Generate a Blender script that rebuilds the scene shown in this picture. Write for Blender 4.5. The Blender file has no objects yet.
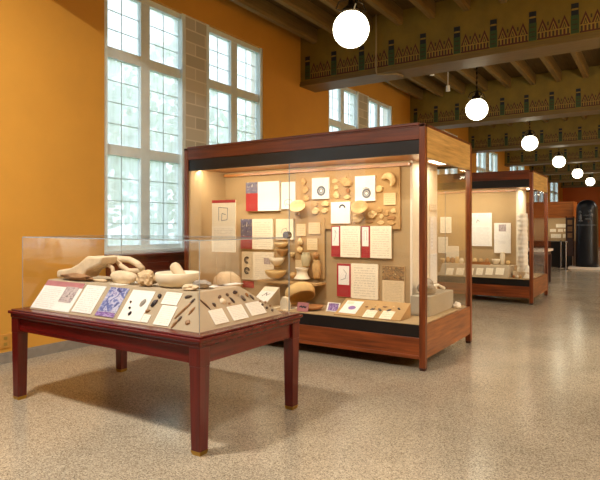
import bpy, bmesh, math, random
from mathutils import Vector, Matrix, noise
C = bpy.context.scene
COL = C.collection
rnd = random.Random(7)

# ------------------------------------------------------------------ camera
CAM_H, FPX, HOR, YAW = 1.6, 550.0, 226.0, math.radians(33.2)
cd = bpy.data.cameras.new('camera'); cam = bpy.data.objects.new('camera', cd); COL.objects.link(cam)
cam.location = (0, 0, CAM_H); cam.rotation_euler = (math.pi / 2, 0, YAW)
cd.sensor_width = 36; cd.lens = 36 * FPX / 600; cd.shift_y = -(240 - HOR) / 600
cd.clip_end = 300
C.camera = cam
FW = Vector((-math.sin(YAW), math.cos(YAW), 0)); RT = Vector((math.cos(YAW), math.sin(YAW), 0)); UP = Vector((0, 0, 1))
EYE = Vector((0, 0, CAM_H))
def ray(u, v): return FW + RT * ((u - 300) / FPX) + UP * ((HOR - v) / FPX)
def onp(u, v, P, N):
    d = ray(u, v); P = Vector(P); N = Vector(N)
    return EYE + d * ((P - EYE).dot(N) / d.dot(N))
def onY(u, v, y): return onp(u, v, (0, y, 0), (0, 1, 0))
def onX(u, v, x): return onp(u, v, (x, 0, 0), (1, 0, 0))
def onZ(u, v, z): return onp(u, v, (0, 0, z), (0, 0, 1))
def depth(p): return (Vector(p) - EYE).dot(FW)

# ------------------------------------------------------------------ materials
def lin(c):
    return tuple(((x / 255) / 12.92 if x / 255 <= .04045 else ((x / 255 + .055) / 1.055) ** 2.4) for x in c) + (1,)
def newmat(name):
    m = bpy.data.materials.new(name); m.use_nodes = True
    nt = m.node_tree; nt.nodes.clear()
    return m, nt, nt.nodes.new('ShaderNodeOutputMaterial')
def N(nt, t, **kw):
    n = nt.nodes.new(t)
    for k, v in kw.items():
        if hasattr(n, k): setattr(n, k, v)
        else: n.inputs[k].default_value = v
    return n
def ramp(nt, fac, stops):
    r = nt.nodes.new('ShaderNodeValToRGB'); nt.links.new(fac, r.inputs[0])
    e = r.color_ramp.elements
    while len(e) < len(stops): e.new(.5)
    for i, (p, c) in enumerate(stops): e[i].position = p; e[i].color = c
    return r
def pmat(name, col, rough=.6, var=.12, scale=6, bump=0, bscale=40, metallic=0, spec=.5, stretch=(1, 1, 1), col2=None):
    m, nt, out = newmat(name)
    b = nt.nodes.new('ShaderNodeBsdfPrincipled'); nt.links.new(b.outputs[0], out.inputs[0])
    tc = nt.nodes.new('ShaderNodeTexCoord'); mp = nt.nodes.new('ShaderNodeMapping'); mp.inputs['Scale'].default_value = stretch
    nt.links.new(tc.outputs['Object'], mp.inputs[0])
    nz = N(nt, 'ShaderNodeTexNoise', Scale=scale, Detail=5.0, Roughness=.6); nt.links.new(mp.outputs[0], nz.inputs['Vector'])
    c = lin(col)
    lo = tuple(x * (1 - var) for x in c[:3]) + (1,); hi = lin(col2) if col2 else tuple(min(1, x * (1 + var)) for x in c[:3]) + (1,)
    r = ramp(nt, nz.outputs[0], [(.32, lo), (.68, hi)]); nt.links.new(r.outputs[0], b.inputs['Base Color'])
    b.inputs['Roughness'].default_value = rough; b.inputs['Metallic'].default_value = metallic
    b.inputs['Specular IOR Level'].default_value = spec
    if bump:
        n2 = N(nt, 'ShaderNodeTexNoise', Scale=bscale, Detail=4.0); nt.links.new(mp.outputs[0], n2.inputs['Vector'])
        bp = N(nt, 'ShaderNodeBump', Strength=bump, Distance=.01); nt.links.new(n2.outputs[0], bp.inputs['Height']); nt.links.new(bp.outputs[0], b.inputs['Normal'])
    return m
def wood(name, dark, light, axis, rough=.32, scale=5):
    st = [9, 9, 9]; st['XYZ'.index(axis)] = .6
    return pmat(name, dark, rough, .35, scale * .5, .05, 30, 0, .5, st, light)
def glassmat(name, refl=1.0, tint=(1, 1, 1, 1)):
    m, nt, out = newmat(name)
    t = N(nt, 'ShaderNodeBsdfTransparent', Color=tint); g = N(nt, 'ShaderNodeBsdfGlossy', Roughness=.02)
    lw = N(nt, 'ShaderNodeLayerWeight', Blend=.5)
    pw = N(nt, 'ShaderNodeMath', operation='POWER'); pw.inputs[1].default_value = 5.0; nt.links.new(lw.outputs['Facing'], pw.inputs[0])
    ma = N(nt, 'ShaderNodeMath', operation='MULTIPLY_ADD'); ma.inputs[1].default_value = .96; ma.inputs[2].default_value = .04; nt.links.new(pw.outputs[0], ma.inputs[0])
    mu = N(nt, 'ShaderNodeMath', operation='MULTIPLY'); mu.inputs[1].default_value = refl
    nz = N(nt, 'ShaderNodeTexNoise', Scale=3.0); rr = N(nt, 'ShaderNodeMapRange'); rr.inputs[3].default_value = .008; rr.inputs[4].default_value = .03
    nt.links.new(nz.outputs[0], rr.inputs[0]); nt.links.new(rr.outputs[0], g.inputs['Roughness'])
    nt.links.new(ma.outputs[0], mu.inputs[0])
    mx = nt.nodes.new('ShaderNodeMixShader'); nt.links.new(mu.outputs[0], mx.inputs[0]); nt.links.new(t.outputs[0], mx.inputs[1]); nt.links.new(g.outputs[0], mx.inputs[2])
    nt.links.new(mx.outputs[0], out.inputs[0]); return m
def emitmat(name, col, strength):
    m, nt, out = newmat(name); e = N(nt, 'ShaderNodeEmission', Strength=strength)
    nz = N(nt, 'ShaderNodeTexNoise', Scale=4.0); c = lin(col)
    r = ramp(nt, nz.outputs[0], [(.3, tuple(x * .96 for x in c[:3]) + (1,)), (.7, c)]); nt.links.new(r.outputs[0], e.inputs[0])
    nt.links.new(e.outputs[0], out.inputs[0]); return m
_tm = {}
def textmat(lines, paper=(238, 226, 200), ink=(120, 105, 90), top=.94, bot=.06, strength=.24):
    """printed sheet: faint rows of unreadable text between margins (UV space of the sheet)"""
    k = (lines, paper, ink, top, bot)
    if k in _tm: return _tm[k]
    m, nt, out = newmat('printed_paper_%d' % len(_tm)); L = nt.links
    b = nt.nodes.new('ShaderNodeBsdfPrincipled'); L.new(b.outputs[0], out.inputs[0]); b.inputs['Roughness'].default_value = .7
    tc = nt.nodes.new('ShaderNodeTexCoord'); sx = nt.nodes.new('ShaderNodeSeparateXYZ'); L.new(tc.outputs['UV'], sx.inputs[0])
    def M(op, a, bb=None):
        n = N(nt, 'ShaderNodeMath', operation=op)
        for i, v in enumerate((a, bb)):
            if v is None: continue
            if isinstance(v, (int, float)): n.inputs[i].default_value = v
            else: L.new(v, n.inputs[i])
        return n.outputs[0]
    row = M('MULTIPLY', sx.outputs[1], lines)
    band = M('LESS_THAN', M('FRACT', row), .5)
    mp = N(nt, 'ShaderNodeCombineXYZ'); L.new(M('MULTIPLY', sx.outputs[0], 22), mp.inputs[0]); L.new(M('MULTIPLY', M('FLOOR', row), 3.7), mp.inputs[1])
    nz = N(nt, 'ShaderNodeTexNoise', Scale=1.0, Detail=1.0); L.new(mp.outputs[0], nz.inputs['Vector'])
    f = M('MULTIPLY', band, M('GREATER_THAN', nz.outputs[0], .44))
    for v in (M('GREATER_THAN', sx.outputs[0], .09), M('LESS_THAN', sx.outputs[0], .9), M('GREATER_THAN', sx.outputs[1], bot), M('LESS_THAN', sx.outputs[1], top)):
        f = M('MULTIPLY', f, v)
    f = M('MULTIPLY', f, strength)
    mx = N(nt, 'ShaderNodeMix', data_type='RGBA'); L.new(f, mx.inputs[0]); mx.inputs[6].default_value = lin(paper); mx.inputs[7].default_value = lin(ink)
    L.new(mx.outputs[2], b.inputs['Base Color']); _tm[k] = m; return m
def photomat(name, stops, scale=5, seed=0.):
    m, nt, out = newmat(name); b = nt.nodes.new('ShaderNodeBsdfPrincipled'); nt.links.new(b.outputs[0], out.inputs[0]); b.inputs['Roughness'].default_value = .45
    tc = nt.nodes.new('ShaderNodeTexCoord'); mp = nt.nodes.new('ShaderNodeMapping'); mp.inputs['Location'].default_value = (seed, seed * .7, 0); nt.links.new(tc.outputs['UV'], mp.inputs[0])
    nz = N(nt, 'ShaderNodeTexNoise', Scale=scale, Detail=3.0, Distortion=1.2); nt.links.new(mp.outputs[0], nz.inputs['Vector'])
    n = len(stops); r = ramp(nt, nz.outputs[0], [(.3 + .4 * i / (n - 1), lin(c)) for i, c in enumerate(stops)]); nt.links.new(r.outputs[0], b.inputs['Base Color']); return m

M = {}
M['orange_wall'] = pmat('ochre_wall_paint', (204, 149, 56), .75, .05, 1.2, .02, 60)
M['end_wall'] = pmat('rust_wall_paint', (188, 92, 26), .75, .06, 1.2)
M['ceiling'] = pmat('dark_ceiling_board', (96, 74, 34), .75, .25, 5, 0, 40, 0, .3, (6, .5, 1))
M['joist'] = pmat('joist_wood', (128, 104, 58), .6, .2, 4, 0, 40, 0, .4, (9, .5, 9))
M['beam'] = pmat('olive_beam_paint', (128, 106, 34), .6, .14, 3, .03, 40)
M['beam_edge'] = pmat('beam_edge_wood', (114, 92, 44), .5, .2, 4, 0, 40, 0, .5, (.6, 9, 9))
M['st_red'] = pmat('stencil_oxblood', (82, 38, 22), .6); M['st_green'] = pmat('stencil_green', (52, 74, 36), .6)
M['st_blue'] = pmat('stencil_blue_black', (24, 30, 38), .6); M['st_gold'] = pmat('stencil_gold', (150, 122, 48), .6); M['st_dark'] = pmat('stencil_brown', (62, 48, 20), .6)
M['baseboard'] = pmat('grey_stone_baseboard', (136, 130, 122), .5, .12, 12)
M['frame'] = pmat('pale_stone_window_frame', (214, 228, 232), .6, .06, 5)
M['lead'] = pmat('lead_came', (165, 178, 180), .5)
M['radiator'] = wood('mahogany_panel', (66, 22, 14), (98, 36, 20), 'Y')
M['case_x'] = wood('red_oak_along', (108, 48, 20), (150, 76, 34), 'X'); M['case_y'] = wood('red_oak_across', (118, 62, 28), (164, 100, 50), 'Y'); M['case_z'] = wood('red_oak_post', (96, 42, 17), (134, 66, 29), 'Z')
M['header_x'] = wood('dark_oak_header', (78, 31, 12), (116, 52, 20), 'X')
M['header_y'] = wood('lit_end_header_veneer', (196, 156, 92), (222, 186, 120), 'Y')  # light veneer, made paler still: globe light on the end headers put into the colour
M['soffit'] = wood('warm_soffit_wood', (170, 104, 48), (206, 140, 76), 'X')
M['black'] = pmat('black_band', (20, 18, 20), .3, .2)
M['fabric'] = pmat('beige_linen', (180, 162, 134), .9, .05, 4, .08, 300)
M['case_linen'] = pmat('case_linen', (176, 149, 108), .9, .05, 4, .08, 300)
M['board'] = pmat('tan_board', (182, 146, 96), .9, .06, 5, .06, 250)
M['white_lin'] = pmat('cream_panel', (226, 216, 196), .8, .04, 3)
M['mahog_x'] = wood('mahogany_x', (84, 10, 10), (98, 17, 13), 'X', .25); M['mahog_y'] = wood('mahogany_y', (84, 10, 10), (98, 17, 13), 'Y', .25); M['mahog_z'] = wood('mahogany_z', (84, 10, 10), (98, 17, 13), 'Z', .28)
M['brass'] = pmat('brass', (190, 150, 70), .3, .1, 5, 0, 40, 1)
M['steel'] = pmat('brushed_steel', (170, 170, 175), .25, .1, 5, 0, 40, 1)
M['bronze'] = pmat('dark_bronze', (58, 48, 34), .4, .15, 5, 0, 40, .8)
M['glass'] = glassmat('clear_glass', .75)
M['glass_far'] = glassmat('clear_glass_back', .35)
M['pane_edge'] = pmat('polished_glass_edge', (150, 156, 158), .2, .05)
M['white'] = pmat('white_card', (240, 236, 228), .7, .02); M['cream'] = pmat('cream_card', (240, 226, 196), .75, .03)
M['tan_card'] = pmat('tan_card', (222, 192, 146), .75, .04)
M['red'] = pmat('crimson_print', (168, 40, 44), .6, .06); M['pink'] = pmat('dusty_pink_print', (180, 116, 118), .6, .1, 12)
M['ink'] = pmat('dark_ink', (46, 46, 56), .6); M['grey_ink'] = pmat('grey_ink', (96, 98, 106), .6)
M['photo_blue'] = photomat('blue_photograph', [(50, 46, 96), (92, 104, 164), (200, 196, 214), (104, 98, 160)], 4)
M['photo_violet'] = photomat('violet_photograph', [(60, 40, 80), (140, 100, 170), (210, 200, 220)], 5, 3.)
M['photo_grey'] = photomat('grey_photograph', [(40, 36, 40), (206, 190, 186), (96, 76, 84)], 6, 5.)
M['photo_dig'] = photomat('field_photograph', [(36, 40, 78), (120, 120, 150), (60, 50, 70), (226, 220, 214)], 7, 8.)
M['photo_brown'] = photomat('brown_photograph', [(90, 62, 36), (180, 140, 90), (60, 44, 30), (210, 180, 130)], 8, 2.)
M['sherd'] = pmat('pale_potsherd', (222, 190, 136), .85, .16, 14, .25, 60); M['sherd2'] = pmat('tan_potsherd', (200, 160, 104), .85, .2, 14, .25, 60)
M['stone_tan'] = pmat('tan_core_stone', (206, 178, 138), .85, .25, 9, .6, 30)
M['sherd_dark'] = pmat('brown_potsherd', (168, 124, 76), .85, .2, 14, .25, 60)
M['stone'] = pmat('cream_stone', (216, 194, 160), .85, .14, 9, .35, 40); M['stone_brown'] = pmat('brown_stone', (150, 112, 76), .85, .25, 9, .5, 30)
M['stone_grey'] = pmat('grey_stone', (150, 142, 130), .8, .2, 9, .35, 30); M['flint'] = pmat('dark_flint', (86, 70, 58), .5, .35, 20, .2, 50)
M['flint_tan'] = pmat('tan_flint', (160, 122, 84), .55, .3, 20, .2, 50); M['flint_black'] = pmat('black_flint', (44, 42, 46), .35, .3, 20, .2, 50)
M['bowl'] = pmat('pale_limestone', (230, 216, 188), .7, .08, 6, .1, 60)
M['clay'] = pmat('pale_clay', (214, 178, 118), .8, .12, 6, .15, 60); M['clay_dark'] = pmat('dark_clay', (160, 104, 52), .8, .2, 8, .2, 60)
M['beaker'] = pmat('grey_green_clay', (190, 176, 138), .8, .12, 8, .15, 50)
M['basalt'] = pmat('black_basalt', (12, 16, 26), .3, .4, 3, .05, 30, 0, .4); M['basalt_relief'] = pmat('worn_basalt', (92, 98, 108), .35, .5, 9, .3, 40)
M['grey_box'] = pmat('grey_linen_block', (168, 160, 142), .85, .05, 4)
M['plaster'] = pmat('white_plaster', (238, 230, 214), .8, .06, 10, .3, 30)
M['far_wood'] = wood('amber_cabinet_wood', (196, 108, 40), (214, 128, 54), 'X'); M['maroon'] = pmat('dark_maroon', (58, 26, 18), .5)
M['white_platform'] = pmat('white_platform', (226, 214, 200), .5, .03)
M['globe'] = emitmat('opal_globe_glow', (255, 246, 214), 8.0)
M['led'] = emitmat('case_light_glow', (255, 236, 196), 9.0)
M['ground'] = pmat('outdoor_lawn', (120, 140, 90), .9, .2, 1); M['leaf'] = pmat('pale_green_leaf', (206, 220, 190), .8, .15, 3); M['bark'] = pmat('bark', (110, 96, 80), .9)
M['copper'] = pmat('painted_conduit', (150, 132, 92), .5)
M['outlet'] = pmat('ivory_plate', (190, 138, 60), .5)

def floor_mat():
    m, nt, out = newmat('polished_terrazzo'); L = nt.links
    b = nt.nodes.new('ShaderNodeBsdfPrincipled'); L.new(b.outputs[0], out.inputs[0])
    tc = nt.nodes.new('ShaderNodeTexCoord')
    v = N(nt, 'ShaderNodeTexVoronoi', Scale=140.0); L.new(tc.outputs['Object'], v.inputs['Vector'])
    sp = nt.nodes.new('ShaderNodeSeparateColor'); L.new(v.outputs['Color'], sp.inputs[0])
    chips = ramp(nt, sp.outputs[0], [(0, lin((112, 100, 84))), (.2, lin((150, 137, 117))), (.6, lin((168, 155, 134))), (1, lin((196, 183, 160)))])
    nz = N(nt, 'ShaderNodeTexNoise', Scale=1.1, Detail=3.0); L.new(tc.outputs['Object'], nz.inputs['Vector'])
    big = ramp(nt, nz.outputs[0], [(.3, (.82, .82, .82, 1)), (.7, (1.05, 1.05, 1.05, 1))])
    mx = N(nt, 'ShaderNodeMix', data_type='RGBA', blend_type='MULTIPLY'); mx.inputs[0].default_value = 1
    L.new(chips.outputs[0], mx.inputs[6]); L.new(big.outputs[0], mx.inputs[7]); L.new(mx.outputs[2], b.inputs['Base Color'])
    b.inputs['Roughness'].default_value = .2; b.inputs['Specular IOR Level'].default_value = .45
    return m
M['floor'] = floor_mat()
def stone_pier_mat():
    m, nt, out = newmat('grey_stone_blocks'); L = nt.links
    b = nt.nodes.new('ShaderNodeBsdfPrincipled'); L.new(b.outputs[0], out.inputs[0]); b.inputs['Roughness'].default_value = .8
    tc = nt.nodes.new('ShaderNodeTexCoord'); sx = nt.nodes.new('ShaderNodeSeparateXYZ'); L.new(tc.outputs['Object'], sx.inputs[0])
    cb = nt.nodes.new('ShaderNodeCombineXYZ'); L.new(sx.outputs[1], cb.inputs[0]); L.new(sx.outputs[2], cb.inputs[1])
    br = N(nt, 'ShaderNodeTexBrick', Scale=1.0); br.inputs['Brick Width'].default_value = .46; br.inputs['Row Height'].default_value = .2; br.inputs['Mortar Size'].default_value = .012
    br.inputs['Color1'].default_value = lin((196, 192, 176)); br.inputs['Color2'].default_value = lin((166, 162, 146)); br.inputs['Mortar'].default_value = lin((214, 210, 196))
    L.new(cb.outputs[0], br.inputs['Vector']); L.new(br.outputs[0], b.inputs['Base Color']); return m
M['pier'] = stone_pier_mat()
def window_pane_mat():
    m, nt, out = newmat('bright_old_window_glass'); L = nt.links
    t = N(nt, 'ShaderNodeBsdfTransparent', Color=(.97, .99, 1, 1)); tr = N(nt, 'ShaderNodeBsdfTranslucent', Color=(.92, .96, 1, 1)); g = N(nt, 'ShaderNodeBsdfGlossy', Roughness=.05)
    a = nt.nodes.new('ShaderNodeMixShader'); L.new(t.outputs[0], a.inputs[1]); L.new(tr.outputs[0], a.inputs[2])
    nz = N(nt, 'ShaderNodeTexNoise', Scale=2.0, Detail=2.0); tc = nt.nodes.new('ShaderNodeTexCoord'); mp = nt.nodes.new('ShaderNodeMapping'); mp.inputs['Scale'].default_value = (1, 5, .3)
    L.new(tc.outputs['Object'], mp.inputs[0]); L.new(mp.outputs[0], nz.inputs['Vector'])
    r = N(nt, 'ShaderNodeMapRange'); r.inputs[1].default_value = .3; r.inputs[2].default_value = .7; r.inputs[3].default_value = .3; r.inputs[4].default_value = .62
    L.new(nz.outputs[0], r.inputs[0]); L.new(r.outputs[0], a.inputs[0])
    bm = nt.nodes.new('ShaderNodeMixShader'); bm.inputs[0].default_value = .04; L.new(a.outputs[0], bm.inputs[1]); L.new(g.outputs[0], bm.inputs[2]); L.new(bm.outputs[0], out.inputs[0]); return m
M['pane'] = window_pane_mat()

# ------------------------------------------------------------------ mesh helpers
class MB:
    def __init__(s): s.v, s.f, s.m, s.uv = [], [], [], None
    def add(s, vs, fs, mi=0):
        o = len(s.v); s.v += [Vector(p) for p in vs]; s.f += [tuple(i + o for i in f) for f in fs]; s.m += [mi] * len(fs); return s
    def box(s, x0, y0, z0, x1, y1, z1, mi=0):
        x0, x1 = min(x0, x1), max(x0, x1); y0, y1 = min(y0, y1), max(y0, y1); z0, z1 = min(z0, z1), max(z0, z1)
        vs = [(x0, y0, z0), (x1, y0, z0), (x1, y1, z0), (x0, y1, z0), (x0, y0, z1), (x1, y0, z1), (x1, y1, z1), (x0, y1, z1)]
        return s.add(vs, [(0, 3, 2, 1), (4, 5, 6, 7), (0, 1, 5, 4), (1, 2, 6, 5), (2, 3, 7, 6), (3, 0, 4, 7)], mi)
    def frustum(s, cx, cy, z0, z1, w0, w1, mi=0):
        vs = [(cx + a * w, cy + b * w, z) for z, w in ((z0, w0 / 2), (z1, w1 / 2)) for a, b in ((-1, -1), (1, -1), (1, 1), (-1, 1))]
        return s.add(vs, [(0, 3, 2, 1), (4, 5, 6, 7), (0, 1, 5, 4), (1, 2, 6, 5), (2, 3, 7, 6), (3, 0, 4, 7)], mi)
    def prism(s, poly, axis, a0, a1, mi=0):
        """poly: 2-D outline in the plane normal to axis ('x': (y,z); 'y': (x,z); 'z': (x,y))"""
        def P(p, a): return {'x': (a, p[0], p[1]), 'y': (p[0], a, p[1]), 'z': (p[0], p[1], a)}[axis]
        n = len(poly); vs = [P(p, a0) for p in poly] + [P(p, a1) for p in poly]
        return s.add(vs, [tuple(range(n - 1, -1, -1)), tuple(range(n, 2 * n))] + [(i, (i + 1) % n, n + (i + 1) % n, n + i) for i in range(n)], mi)
    def tube(s, pts, rad, seg=8, mi=0):
        pts = [Vector(p) for p in pts]; rad = rad if isinstance(rad, (list, tuple)) else [rad] * len(pts)
        vs, fs = [], []
        for i, p in enumerate(pts):
            t = (pts[min(i + 1, len(pts) - 1)] - pts[max(i - 1, 0)]).normalized()
            a = t.orthogonal().normalized() if i == 0 else (a - t * a.dot(t)).normalized()
            b = t.cross(a)
            vs += [p + (a * math.cos(2 * math.pi * k / seg) + b * math.sin(2 * math.pi * k / seg)) * rad[i] for k in range(seg)]
        for i in range(len(pts) - 1):
            fs += [(i * seg + k, i * seg + (k + 1) % seg, (i + 1) * seg + (k + 1) % seg, (i + 1) * seg + k) for k in range(seg)]
        fs += [tuple(range(seg - 1, -1, -1)), tuple((len(pts) - 1) * seg + k for k in range(seg))]
        return s.add(vs, fs, mi)
    def lathe(s, prof, seg=20, c=(0, 0, 0), mi=0, wob=0, seed=0):
        vs, fs = [], []
        for r, z in prof:
            for k in range(seg):
                a = 2 * math.pi * k / seg
                q = 1 + (wob * noise.noise(Vector((math.cos(a) * 1.5, math.sin(a) * 1.5, z * 6 + seed))) if wob else 0)
                vs.append((c[0] + r * q * math.cos(a), c[1] + r * q * math.sin(a), c[2] + z))
        n = len(prof)
        for i in range(n - 1): fs += [(i * seg + k, i * seg + (k + 1) % seg, (i + 1) * seg + (k + 1) % seg, (i + 1) * seg + k) for k in range(seg)]
        fs += [tuple(range(seg - 1, -1, -1)), tuple((n - 1) * seg + k for k in range(seg))]
        return s.add(vs, fs, mi)
    def blob(s, c, r, seed=0, rough=.25, sub=3, freq=1.6, flat=0, mi=0):
        bm = bmesh.new(); bmesh.ops.create_icosphere(bm, subdivisions=sub, radius=1)
        vs = []
        for v in bm.verts:
            d = 1 + rough * noise.noise(v.co * freq + Vector((seed * 3.1, seed * 1.7, seed))) + rough * .4 * noise.noise(v.co * freq * 3 + Vector((seed, 5, 2)))
            p = v.co * d
            if flat: p.z = max(p.z, -flat)
            vs.append((c[0] + p.x * r[0], c[1] + p.y * r[1], c[2] + p.z * r[2]))
        fs = [tuple(v.index for v in f.verts) for f in bm.faces]; bm.free()
        return s.add(vs, fs, mi)
    def build(s, name, mats, parent=None, loc=None, mat=None, smooth=False, bevel=0):
        """loc: world origin for a top-level mesh given in world coordinates; children are given in their root's local frame plus W()"""
        me = bpy.data.meshes.new(name)
        off = Vector(loc) if loc is not None else (W(parent) if parent is not None else Vector((0, 0, 0)))
        me.from_pydata([tuple(p - off) for p in s.v], [], s.f)
        mats = mats if isinstance(mats, (list, tuple)) else [mats]
        for mm in mats: me.materials.append(mm)
        for p, i in zip(me.polygons, s.m): p.material_index = i; p.use_smooth = smooth
        bm = bmesh.new(); bm.from_mesh(me); bmesh.ops.recalc_face_normals(bm, faces=bm.faces); bm.to_mesh(me); bm.free()
        o = bpy.data.objects.new(name, me); COL.objects.link(o)
        if parent is not None: o.parent = parent
        if mat is not None: o.matrix_world = mat
        elif loc is not None and parent is None: o.location = loc
        if bevel:
            b = o.modifiers.new('edge', 'BEVEL'); b.width = bevel; b.segments = 2; b.limit_method = 'ANGLE'
        return o
def W(o):
    p = Vector((0, 0, 0))
    while o is not None:
        if o.get('_framed'): return Vector((0, 0, 0))
        p += o.location; o = o.parent
    return p
def tag(o, label, cat, group=None, kind=None):
    o['label'] = label; o['category'] = cat
    if group: o['group'] = group
    if kind: o['kind'] = kind
    return o
def empty(name, loc, label, cat, group=None, kind=None):
    o = bpy.data.objects.new(name, None); COL.objects.link(o); o.location = loc; o.empty_display_size = .1
    return tag(o, label, cat, group, kind)
def drop(o, z):
    bpy.context.view_layer.update(); m = min((o.matrix_world @ v.co).z for v in o.data.vertices); o.location.z += z + .0008 - m; return o
def frame(o3, ax, ay):
    ax = Vector(ax).normalized(); ay = Vector(ay).normalized(); n = ax.cross(ay)
    m = Matrix((ax, ay, n)).transposed().to_4x4(); m.translation = Vector(o3); return m

def flat_rect(name, mat, parent, x0, y0, x1, y1, z):
    me = bpy.data.meshes.new(name)
    me.from_pydata([(x0, y0, z), (x1, y0, z), (x1, y1, z), (x0, y1, z)], [], [(0, 1, 2, 3)])
    uv = me.uv_layers.new(name='UVMap')
    for i, c in enumerate(((0, 0), (1, 0), (1, 1), (0, 1))): uv.data[i].uv = c
    me.materials.append(mat); o = bpy.data.objects.new(name, me); COL.objects.link(o); o.parent = parent; return o
def ring(name, mat, parent, cx, cy, r0, r1, z, a0=0., a1=2 * math.pi, seg=24, sy=1.):
    vs, fs = [], []
    for i in range(seg + 1):
        a = a0 + (a1 - a0) * i / seg
        for r in (r0, r1): vs.append((cx + r * math.cos(a), cy + r * sy * math.sin(a), z))
    for i in range(seg): fs.append((2 * i, 2 * i + 1, 2 * i + 3, 2 * i + 2))
    me = bpy.data.meshes.new(name); me.from_pydata(vs, [], fs); me.materials.append(mat)
    o = bpy.data.objects.new(name, me); COL.objects.link(o); o.parent = parent; return o
def panel(name, label, cat, mat4, w, h, parts=(), base=None, thick=.012, group=None, sheet=None):
    """a board of w x h in the local XY plane, back at z=0; parts: (name, material, fx0, fy0, fx1, fy1) or callables(parent,w,h,z)"""
    mb = MB().box(-w / 2, -h / 2, 0, w / 2, h / 2, thick)
    o = mb.build(name, base or M['cream'], mat=mat4); o['_framed'] = 1
    tag(o, label, cat, group)
    z = thick + .0012
    for p in parts:
        if callable(p): p(o, w, h, z)
        else: flat_rect(p[0], p[1], o, (p[2] - .5) * w, (p[3] - .5) * h, (p[4] - .5) * w, (p[5] - .5) * h, z)
        z += .0012
    return o
def pxY(u0, v0, u1, v1, y):
    """pixel box -> (frame, w, h) on the vertical plane at depth y, facing the room"""
    vm = (v0 + v1) / 2; a, b = onY(u0, vm, y), onY(u1, vm, y); um = (u0 + u1) / 2
    t, bt = onY(um, v0, y), onY(um, v1, y)
    return frame(((a.x + b.x) / 2, y, (t.z + bt.z) / 2), (1, 0, 0), (0, 0, 1)), b.x - a.x, t.z - bt.z
def pxS(bl, tr, P, ax, ay):
    """bottom-left and top-right pixels -> (frame, w, h) on a slope"""
    ax = Vector(ax).normalized(); ay = Vector(ay).normalized(); n = ax.cross(ay)
    a, b = onp(*bl, P, n), onp(*tr, P, n); d = b - a
    return frame((a + b) / 2, ax, ay), abs(d.dot(ax)), abs(d.dot(ay))

def area(name, loc, size, energy, col, rot=(0, 0, 0), sy=None):
    l = bpy.data.lights.new(name, 'AREA'); l.energy = energy; l.color = col; l.size = size
    if sy: l.shape = 'RECTANGLE'; l.size_y = sy
    o = bpy.data.objects.new(name, l); COL.objects.link(o); o.location = loc; o.rotation_euler = rot; return o

# ------------------------------------------------------------------ the room
WX = -6.4; YE = 47.5; YB = -4.5; XR = 6.5; ZC = 5.7
def struct(o, label, cat): return tag(o, label, cat, kind='structure')
struct(MB().box(WX - .3, YB - .3, -.2, XR + .3, YE + .3, 0).build('floor', M['floor'], loc=(0, 0, 0)), 'speckled beige polished terrazzo floor', 'floor')
BAY = 6.13; pairs = [4.86 + BAY * i for i in range(-1, 7)]
ZS, ZT = 1.24, 5.02; WW = 1.57; PIER = .49
wl = MB(); prev = YB
for y in pairs:
    if y < YB: continue
    y1 = y + WW * 2 + PIER
    wl.box(WX - .3, prev, 0, WX, y, ZC)
    wl.box(WX - .3, y, 0, WX, y1, ZS); wl.box(WX - .3, y, ZT, WX, y1, ZC)
    prev = y1
wl.box(WX - .3, prev, 0, WX, YE, ZC)
struct(wl.build('wall_left', M['orange_wall'], loc=(WX, 0, 0)), 'ochre orange painted wall with tall window openings', 'wall')
struct(MB().box(WX - .3, YE, 0, XR, YE + .3, ZC).build('wall_back', M['end_wall'], loc=(0, YE, 0)), 'rust orange end wall of the long hall', 'wall')
struct(MB().box(XR, YB, 0, XR + .3, YE, ZC).build('wall_right', M['orange_wall'], loc=(XR, 0, 0)), 'ochre wall on the other side of the hall', 'wall')
struct(MB().box(WX - .3, YB - .3, 0, XR + .3, YB, ZC).build('wall_front', M['orange_wall'], loc=(0, YB, 0)), 'ochre wall behind the viewer', 'wall')
ce = struct(MB().box(WX - .3, YB - .3, ZC, XR + .3, YE + .3, ZC + .2).build('ceiling', M['ceiling'], loc=(0, 0, ZC)), 'dark boarded ceiling between beams', 'ceiling')
x = WX + .35
while x < 5.5:
    MB().prism([(x - .07, ZC), (x - .07, 5.47), (x - .05, 5.42), (x + .05, 5.42), (x + .07, 5.47), (x + .07, ZC)], 'y', YB, YE).build('joist', M['joist'], ce)
    x += .635
bb = MB()
bb.box(WX, YB, 0, WX + .025, YE, .11); bb.box(WX, YB, .11, WX + .016, YE, .125)
struct(bb.build('baseboard_left', M['baseboard'], loc=(WX, 0, 0)), 'grey stone baseboard along the orange wall', 'baseboard')
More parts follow.
